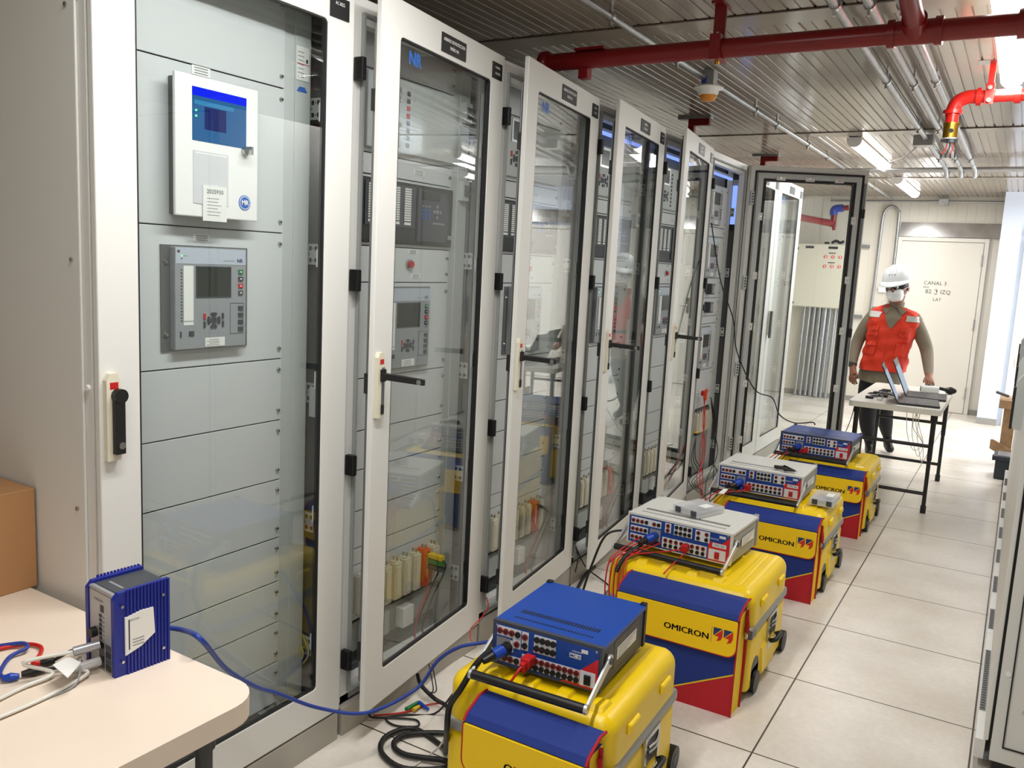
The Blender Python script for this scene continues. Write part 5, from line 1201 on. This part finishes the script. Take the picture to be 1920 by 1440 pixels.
# ================================================================== PERSON
def person():
    t = thing('person', 'person in orange vest, white helmet and face mask standing behind the folding table', 'person', (0, 0, 0))
    V = []; E = []; R = []
    def n(p, r, par=None):
        V.append(p); R.append(r if isinstance(r, tuple) else (r, r)); k = len(V)-1
        if par is not None: E.append((par, k))
        return k
    yb = 5.08
    pel = n((-.385, yb+.02, .78), (.15, .105))
    sp = n((-.36, yb+.02, .93), (.13, .09), pel); ch = n((-.34, yb+.01, 1.08), (.15, .1), sp); uc = n((-.325, yb, 1.19), (.15, .095), ch)
    nb = n((-.315, yb-.01, 1.275), (.06, .055), uc); nk = n((-.315, yb-.03, 1.33), (.05, .05), nb)
    jaw = n((-.318, yb-.055, 1.385), (.064, .07), nk); hd = n((-.32, yb-.05, 1.45), (.078, .09), jaw); tp = n((-.318, yb-.04, 1.525), (.07, .082), hd)
    # arms
    for s, pts in ((-1, [(-.475, yb+.0, 1.235, .07), (-.535, yb+.01, 1.14, .062), (-.595, yb+.03, .99, .055), (-.605, yb-.01, .90, .05), (-.60, yb-.07, .80, .038), (-.592, yb-.085, .765, .027)]),
                   (1, [(-.17, yb+.0, 1.20, .07), (-.12, yb+.02, 1.10, .062), (-.06, yb+.03, .975, .056), (-.04, yb-.02, .9, .05), (-.01, yb-.14, .80, .038), (.0, yb-.20, .765, .026)])):
        k = uc
        for p in pts: k = n(p[:3], p[3], k)
        w = V[k]
        pd = Vector((.01, -.03, -.075)) if s < 0 else Vector((.015, -.07, -.03))
        pal = n(tuple(Vector(w)+pd*.55), (.036, .022), k)
        for j in range(4):
            off = Vector((.026-.017*j, .008*(j-1.5), 0)) if s < 0 else Vector((-.026+.017*j, 0, .0))
            a = Vector(w)+pd+off; c = a+pd*(.33, .4, .37, .28)[j]+Vector((0, .01, -.006)); e = c+pd*(.2, .26, .24, .18)[j]+Vector((.01 if s < 0 else 0, .02, -.006))
            f1 = n(tuple(a), .0095, pal); f2 = n(tuple(c), .0085, f1); n(tuple(e), .007, f2)
        th = n(tuple(Vector(w)+pd*.5+Vector((.032*(1 if s < 0 else -1), -.02, .0))), .011, pal); n(tuple(Vector(w)+pd*1.05+Vector((.04*(1 if s < 0 else -1), -.028, 0))), .0085, th)
    # legs
    for pts in ([(-.455, yb+.03, .72, .105), (-.47, yb+.05, .56, .092), (-.47, yb+.08, .42, .078), (-.455, yb+.13, .25, .068), (-.43, yb+.2, .09, .038), (-.42, yb+.14, .04, .042), (-.40, yb+.04, .03, .034)],
                [(-.31, yb+.05, .72, .105), (-.325, yb+.12, .56, .09), (-.345, yb+.2, .42, .075), (-.34, yb+.34, .26, .066), (-.33, yb+.5, .12, .038), (-.31, yb+.44, .055, .042), (-.27, yb+.34, .035, .036)]):
        k = pel
        for p in pts: k = n(p[:3], p[3], k)
    me = bpy.data.meshes.new('b'); me.from_pydata(V, E, []); ob = bpy.data.objects.new('b', me); COL.objects.link(ob)
    md = ob.modifiers.new('s', 'SKIN'); md.use_smooth_shade = True
    for i, sv in enumerate(me.skin_vertices[0].data): sv.radius = R[i]; sv.use_root = (i == 0)
    ss = ob.modifiers.new('u', 'SUBSURF'); ss.levels = 2; ss.render_levels = 2
    bpy.context.view_layer.update(); dg = bpy.context.evaluated_depsgraph_get(); ev = ob.evaluated_get(dg); m2 = bpy.data.meshes.new_from_object(ev)
    bpy.data.objects.remove(ob)
    m2.materials.clear()
    for m in (khaki, skinm, trous, black): m2.materials.append(m)
    hcy = yb-.05
    def arm(c): return (c.x < -.50 and c.z < 1.24) or (c.x > -.15 and c.z < 1.21)
    for p in m2.polygons:
        c = p.center
        if c.z > 1.31: k = 1
        elif c.z < .1 and c.y > yb-.05: k = 3
        elif (c.z < .80 and c.x < -.545) or (c.x > -.14 and c.z < .80): k = 1
        elif c.z < .765: k = 2
        else: k = 0
        p.material_index = k; p.use_smooth = True
    body = bpy.data.objects.new('body', m2); COL.objects.link(body); body.parent = t
    b = MB(); vv = []; NB = 32
    for (z, cx, hw, hd) in ((.665, -.392, .172, .128), (.70, -.388, .174, .13), (.75, -.38, .172, .124), (.80, -.372, .162, .112)):
        for k in range(NB):
            a = 2*PI*k/NB; w_ = .004*math.sin(a*5+z*40); vv.append((cx+(hw+w_)*math.cos(a), yb+.02+(hd+w_)*math.sin(a), z+(.012*math.sin(a*2+1) if z < .68 else 0)))
    b.add(vv, [(i*NB+k, i*NB+(k+1) % NB, (i+1)*NB+(k+1) % NB, (i+1)*NB+k) for i in range(3) for k in range(NB)], khaki, True); b.build('shirt_tail', t)
    # vest: padded sleeveless shell around the torso
    def sec(z):
        tb = ((.765, -.375, .178, .125), (.80, -.37, .180, .125), (.95, -.355, .172, .122), (1.08, -.338, .184, .128), (1.17, -.328, .198, .128), (1.225, -.322, .205, .112), (1.262, -.318, .175, .095), (1.29, -.316, .12, .08), (1.305, -.315, .078, .066))
        z = min(max(z, .765), 1.305)
        for p, q in zip(tb[:-1], tb[1:]):
            if p[0] <= z <= q[0]:
                f = (z-p[0])/(q[0]-p[0]); return [p[i]+(q[i]-p[i])*f for i in range(1, 4)]
    def vp(a, z, off=0.):
        cx, hw, hd = sec(z); c, sn = math.cos(a), math.sin(a); e_ = .75
        sh = -.10*c*max(0, z-1.15)       # left shoulder in the picture sits a little higher
        wr = .006*math.sin(a*7+z*31)+.005*math.sin(a*3-z*57)+.003*math.sin(a*13+z*90)
        return (cx+(hw+off+wr)*math.copysign(abs(c)**e_, c), yb+(hd+off+wr)*math.copysign(abs(sn)**e_, sn), z+sh)
    NA = 48; zs = [.765+.54*i/26 for i in range(27)]; zs[-1] = 1.305
    b = MB(); vs = [vp(2*PI*k/NA, z) for z in zs for k in range(NA)]
    def front(k): return 2*PI*(k+.5)/NA > PI
    f1 = []; f2 = []; f3 = []
    for i in range(len(zs)-1):
        zc = (zs[i]+zs[i+1])/2
        for k in range(NA):
            x = (vs[i*NA+k][0]+vs[i*NA+(k+1) % NA][0])/2; f = (i*NA+k, i*NA+(k+1) % NA, (i+1)*NA+(k+1) % NA, (i+1)*NA+k)
            f1.append(f)
    b.add(vs, f1, vestm, True)
    ve = b.build('vest', t)
    b = MB(); vv = []; zz_ = [1.12+.185*i/8 for i in range(9)]
    for z in zz_:
        for k in range(7): vv.append(vp(1.5*PI+(z-1.115)*1.75*(k/3-1), z, .004))
    b.add(vv, [(i*7+k, i*7+k+1, (i+1)*7+k+1, (i+1)*7+k) for i in range(8) for k in range(6)], khaki, True); b.build('shirt_front', t)
    for (a0, a1, z0, z1) in ((1.1, 1.37, 1.205, 1.25), (1.63, 1.9, 1.19, 1.24)):
        b = MB(); n_ = 8; vv = []
        for i in range(3):
            for k in range(n_+1): vv.append(vp(PI*(a0+(a1-a0)*k/n_), z0+(z1-z0)*i/2, .005))
        b.add(vv, [(i*(n_+1)+k, i*(n_+1)+k+1, (i+1)*(n_+1)+k+1, (i+1)*(n_+1)+k) for i in range(2) for k in range(n_)], reflm, True); b.build('reflective_band', ve)
    for (a0, a1, z0, z1) in ((1.17, 1.40, .90, 1.00), (1.60, 1.83, .90, 1.00), (1.2, 1.40, 1.06, 1.13), (1.6, 1.8, 1.06, 1.13)):
        b = MB()
        for (zz0, zz1, off, mt_) in ((z0, z1, .010, vestm), (z1-.025, z1+.004, .014, vestdk)):
            vv = [vp(PI*(a0+(a1-a0)*k/5), zz, o_) for o_ in (0, off) for zz in (zz0, zz1) for k in range(6)]
            fs = [(12+k, 13+k, 19+k, 18+k) for k in range(5)]+[(k, 1+k, 13+k, 12+k) for k in range(5)]+[(6+k, 7+k, 19+k, 18+k) for k in range(5)]+[(0, 12, 18, 6), (5, 17, 23, 11)]
            b.add(vv, fs, mt_)
        b.build('vest_pocket', ve)
    b = MB(); b.tube([vp(1.5*PI, z, .003) for z in (.765, .85, .95, 1.05, 1.12)], .003, vestdk, 6); b.build('vest_zip', ve)
    b = MB()
    for sg in (-1, 1):
        q0 = Vector(vp(1.5*PI+sg*.03, 1.30, .01)); q1 = Vector(vp(1.5*PI+sg*1.1, 1.305, .010)); q2 = Vector(vp(1.5*PI+sg*.45, 1.272, .014)); q3 = Vector(vp(1.5*PI+sg*.2, 1.24, .014))
        b.add([q0, q1, q2, q3, q0+Vector((0, .006, 0)), q1+Vector((0, .006, 0)), q2+Vector((0, .006, 0)), q3+Vector((0, .006, 0))], [(0, 1, 2, 3), (7, 6, 5, 4), (0, 4, 5, 1), (1, 5, 6, 2), (2, 6, 7, 3), (3, 7, 4, 0)], khaki)
    b.lathe([(.058, -.02), (.06, .02), (.056, .03)], (-.316, yb-.02, 1.315), khaki, 20)
    b.build('collar', t)
    # head details
    H = thing('tmp', 'x', 'x'); bpy.data.objects.remove(H)
    hc = Vector((-.322, yb-.055, 1.45)); R_ = Matrix.Translation(hc) @ Matrix.Rotation(math.radians(-12), 4, 'Z') @ Matrix.Rotation(math.radians(10), 4, 'X') @ Matrix.Rotation(math.radians(-6), 4, 'Y')
    # local: front = -y
    b = MB(); b.T = R_; b.lathe([(.0, .135), (.04, .13), (.075, .113), (.098, .082), (.11, .045), (.114, .015), (.116, .008)], (0, .005, .055), helm, 28)
    for kx in (-.022, 0, .022): b.tube([(kx, -.095, .13), (kx, -.06, .172), (kx, 0, .189), (kx, .06, .174), (kx, .1, .13)], .007, helm, 8)
    br = []
    for i in range(28):
        a = 2*PI*i/28; f = max(0, -math.sin(a)); r1 = .122+.012+.045*f**2; br.append((r1*math.cos(a)*(.93), r1*math.sin(a), .066-.022*f**2))
    inn = [(.115*math.cos(2*PI*i/28), .115*math.sin(2*PI*i/28), .072) for i in range(28)]
    b.add(br+inn+[(p[0], p[1], p[2]-.006) for p in br], [(i, (i+1) % 28, 28+(i+1) % 28, 28+i) for i in range(28)]+[(56+i, 56+(i+1) % 28, (i+1) % 28, i) for i in range(28)], helm, True)
    b.build('helmet', t)
    b = MB(); b.T = R_
    rows = []; 
    for (z, yy, w_) in ((.0, -.088, .05), (-.02, -.108, .066), (-.045, -.118, .07), (-.07, -.108, .06), (-.092, -.085, .04)):
        rows.append([(w_*math.sin(a), yy+.07*(1-math.cos(a)), z) for a in (-1.35, -.9, -.45, 0, .45, .9, 1.35)])
    vs = [p for r in rows for p in r]; b.add(vs, [(i*7+k, i*7+k+1, (i+1)*7+k+1, (i+1)*7+k) for i in range(4) for k in range(6)], white, True)
    k = b.build('face_mask', t); k.modifiers.new('so', 'SOLIDIFY').thickness = .004
    b = MB(); b.T = R_
    for s in (-1, 1): b.tube([(s*.06, -.075, -.01), (s*.082, -.03, .005), (s*.088, .005, .01)], .0025, white, 6); b.tube([(s*.05, -.085, -.07), (s*.08, -.03, -.04), (s*.088, .005, -.01)], .0025, white, 6)
    b.build('mask_straps', t)
    b = MB(); b.T = R_
    for s in (-1, 1):
        b.sphere((s*.03, -.086, .022), .012, white, 10, 8); b.sphere((s*.03, -.096, .02), .006, black, 8, 6)
        b.tube([(s*.012, -.098, .04), (s*.03, -.102, .045), (s*.05, -.09, .038)], .004, black, 6)
    b.build('eyes', t)
    b = MB(); b.T = R_
    for s in (-1, 1): b.sphere((s*.084, .005, -.005), .02, skinm, 10, 8, (.4, .8, 1.4))
    b.sphere((0, -.1, .0), .014, skinm, 8, 6, (.8, 1, 1.6)); b.build('ears', t)
    b = MB(); b.T = R_; b.sphere((0, .012, .02), .086, black, 18, 12, (.98, 1.0, .95)); b.build('hair', t)
    b = MB(); b.cyl((-.602, yb-.062, .81), (-.598, yb-.074, .785), .036, black, 16); b.cyl((-.61, yb-.10, .80), (-.612, yb-.108, .798), .02, dkgrey, 16); b.build('wristwatch', t)
person()
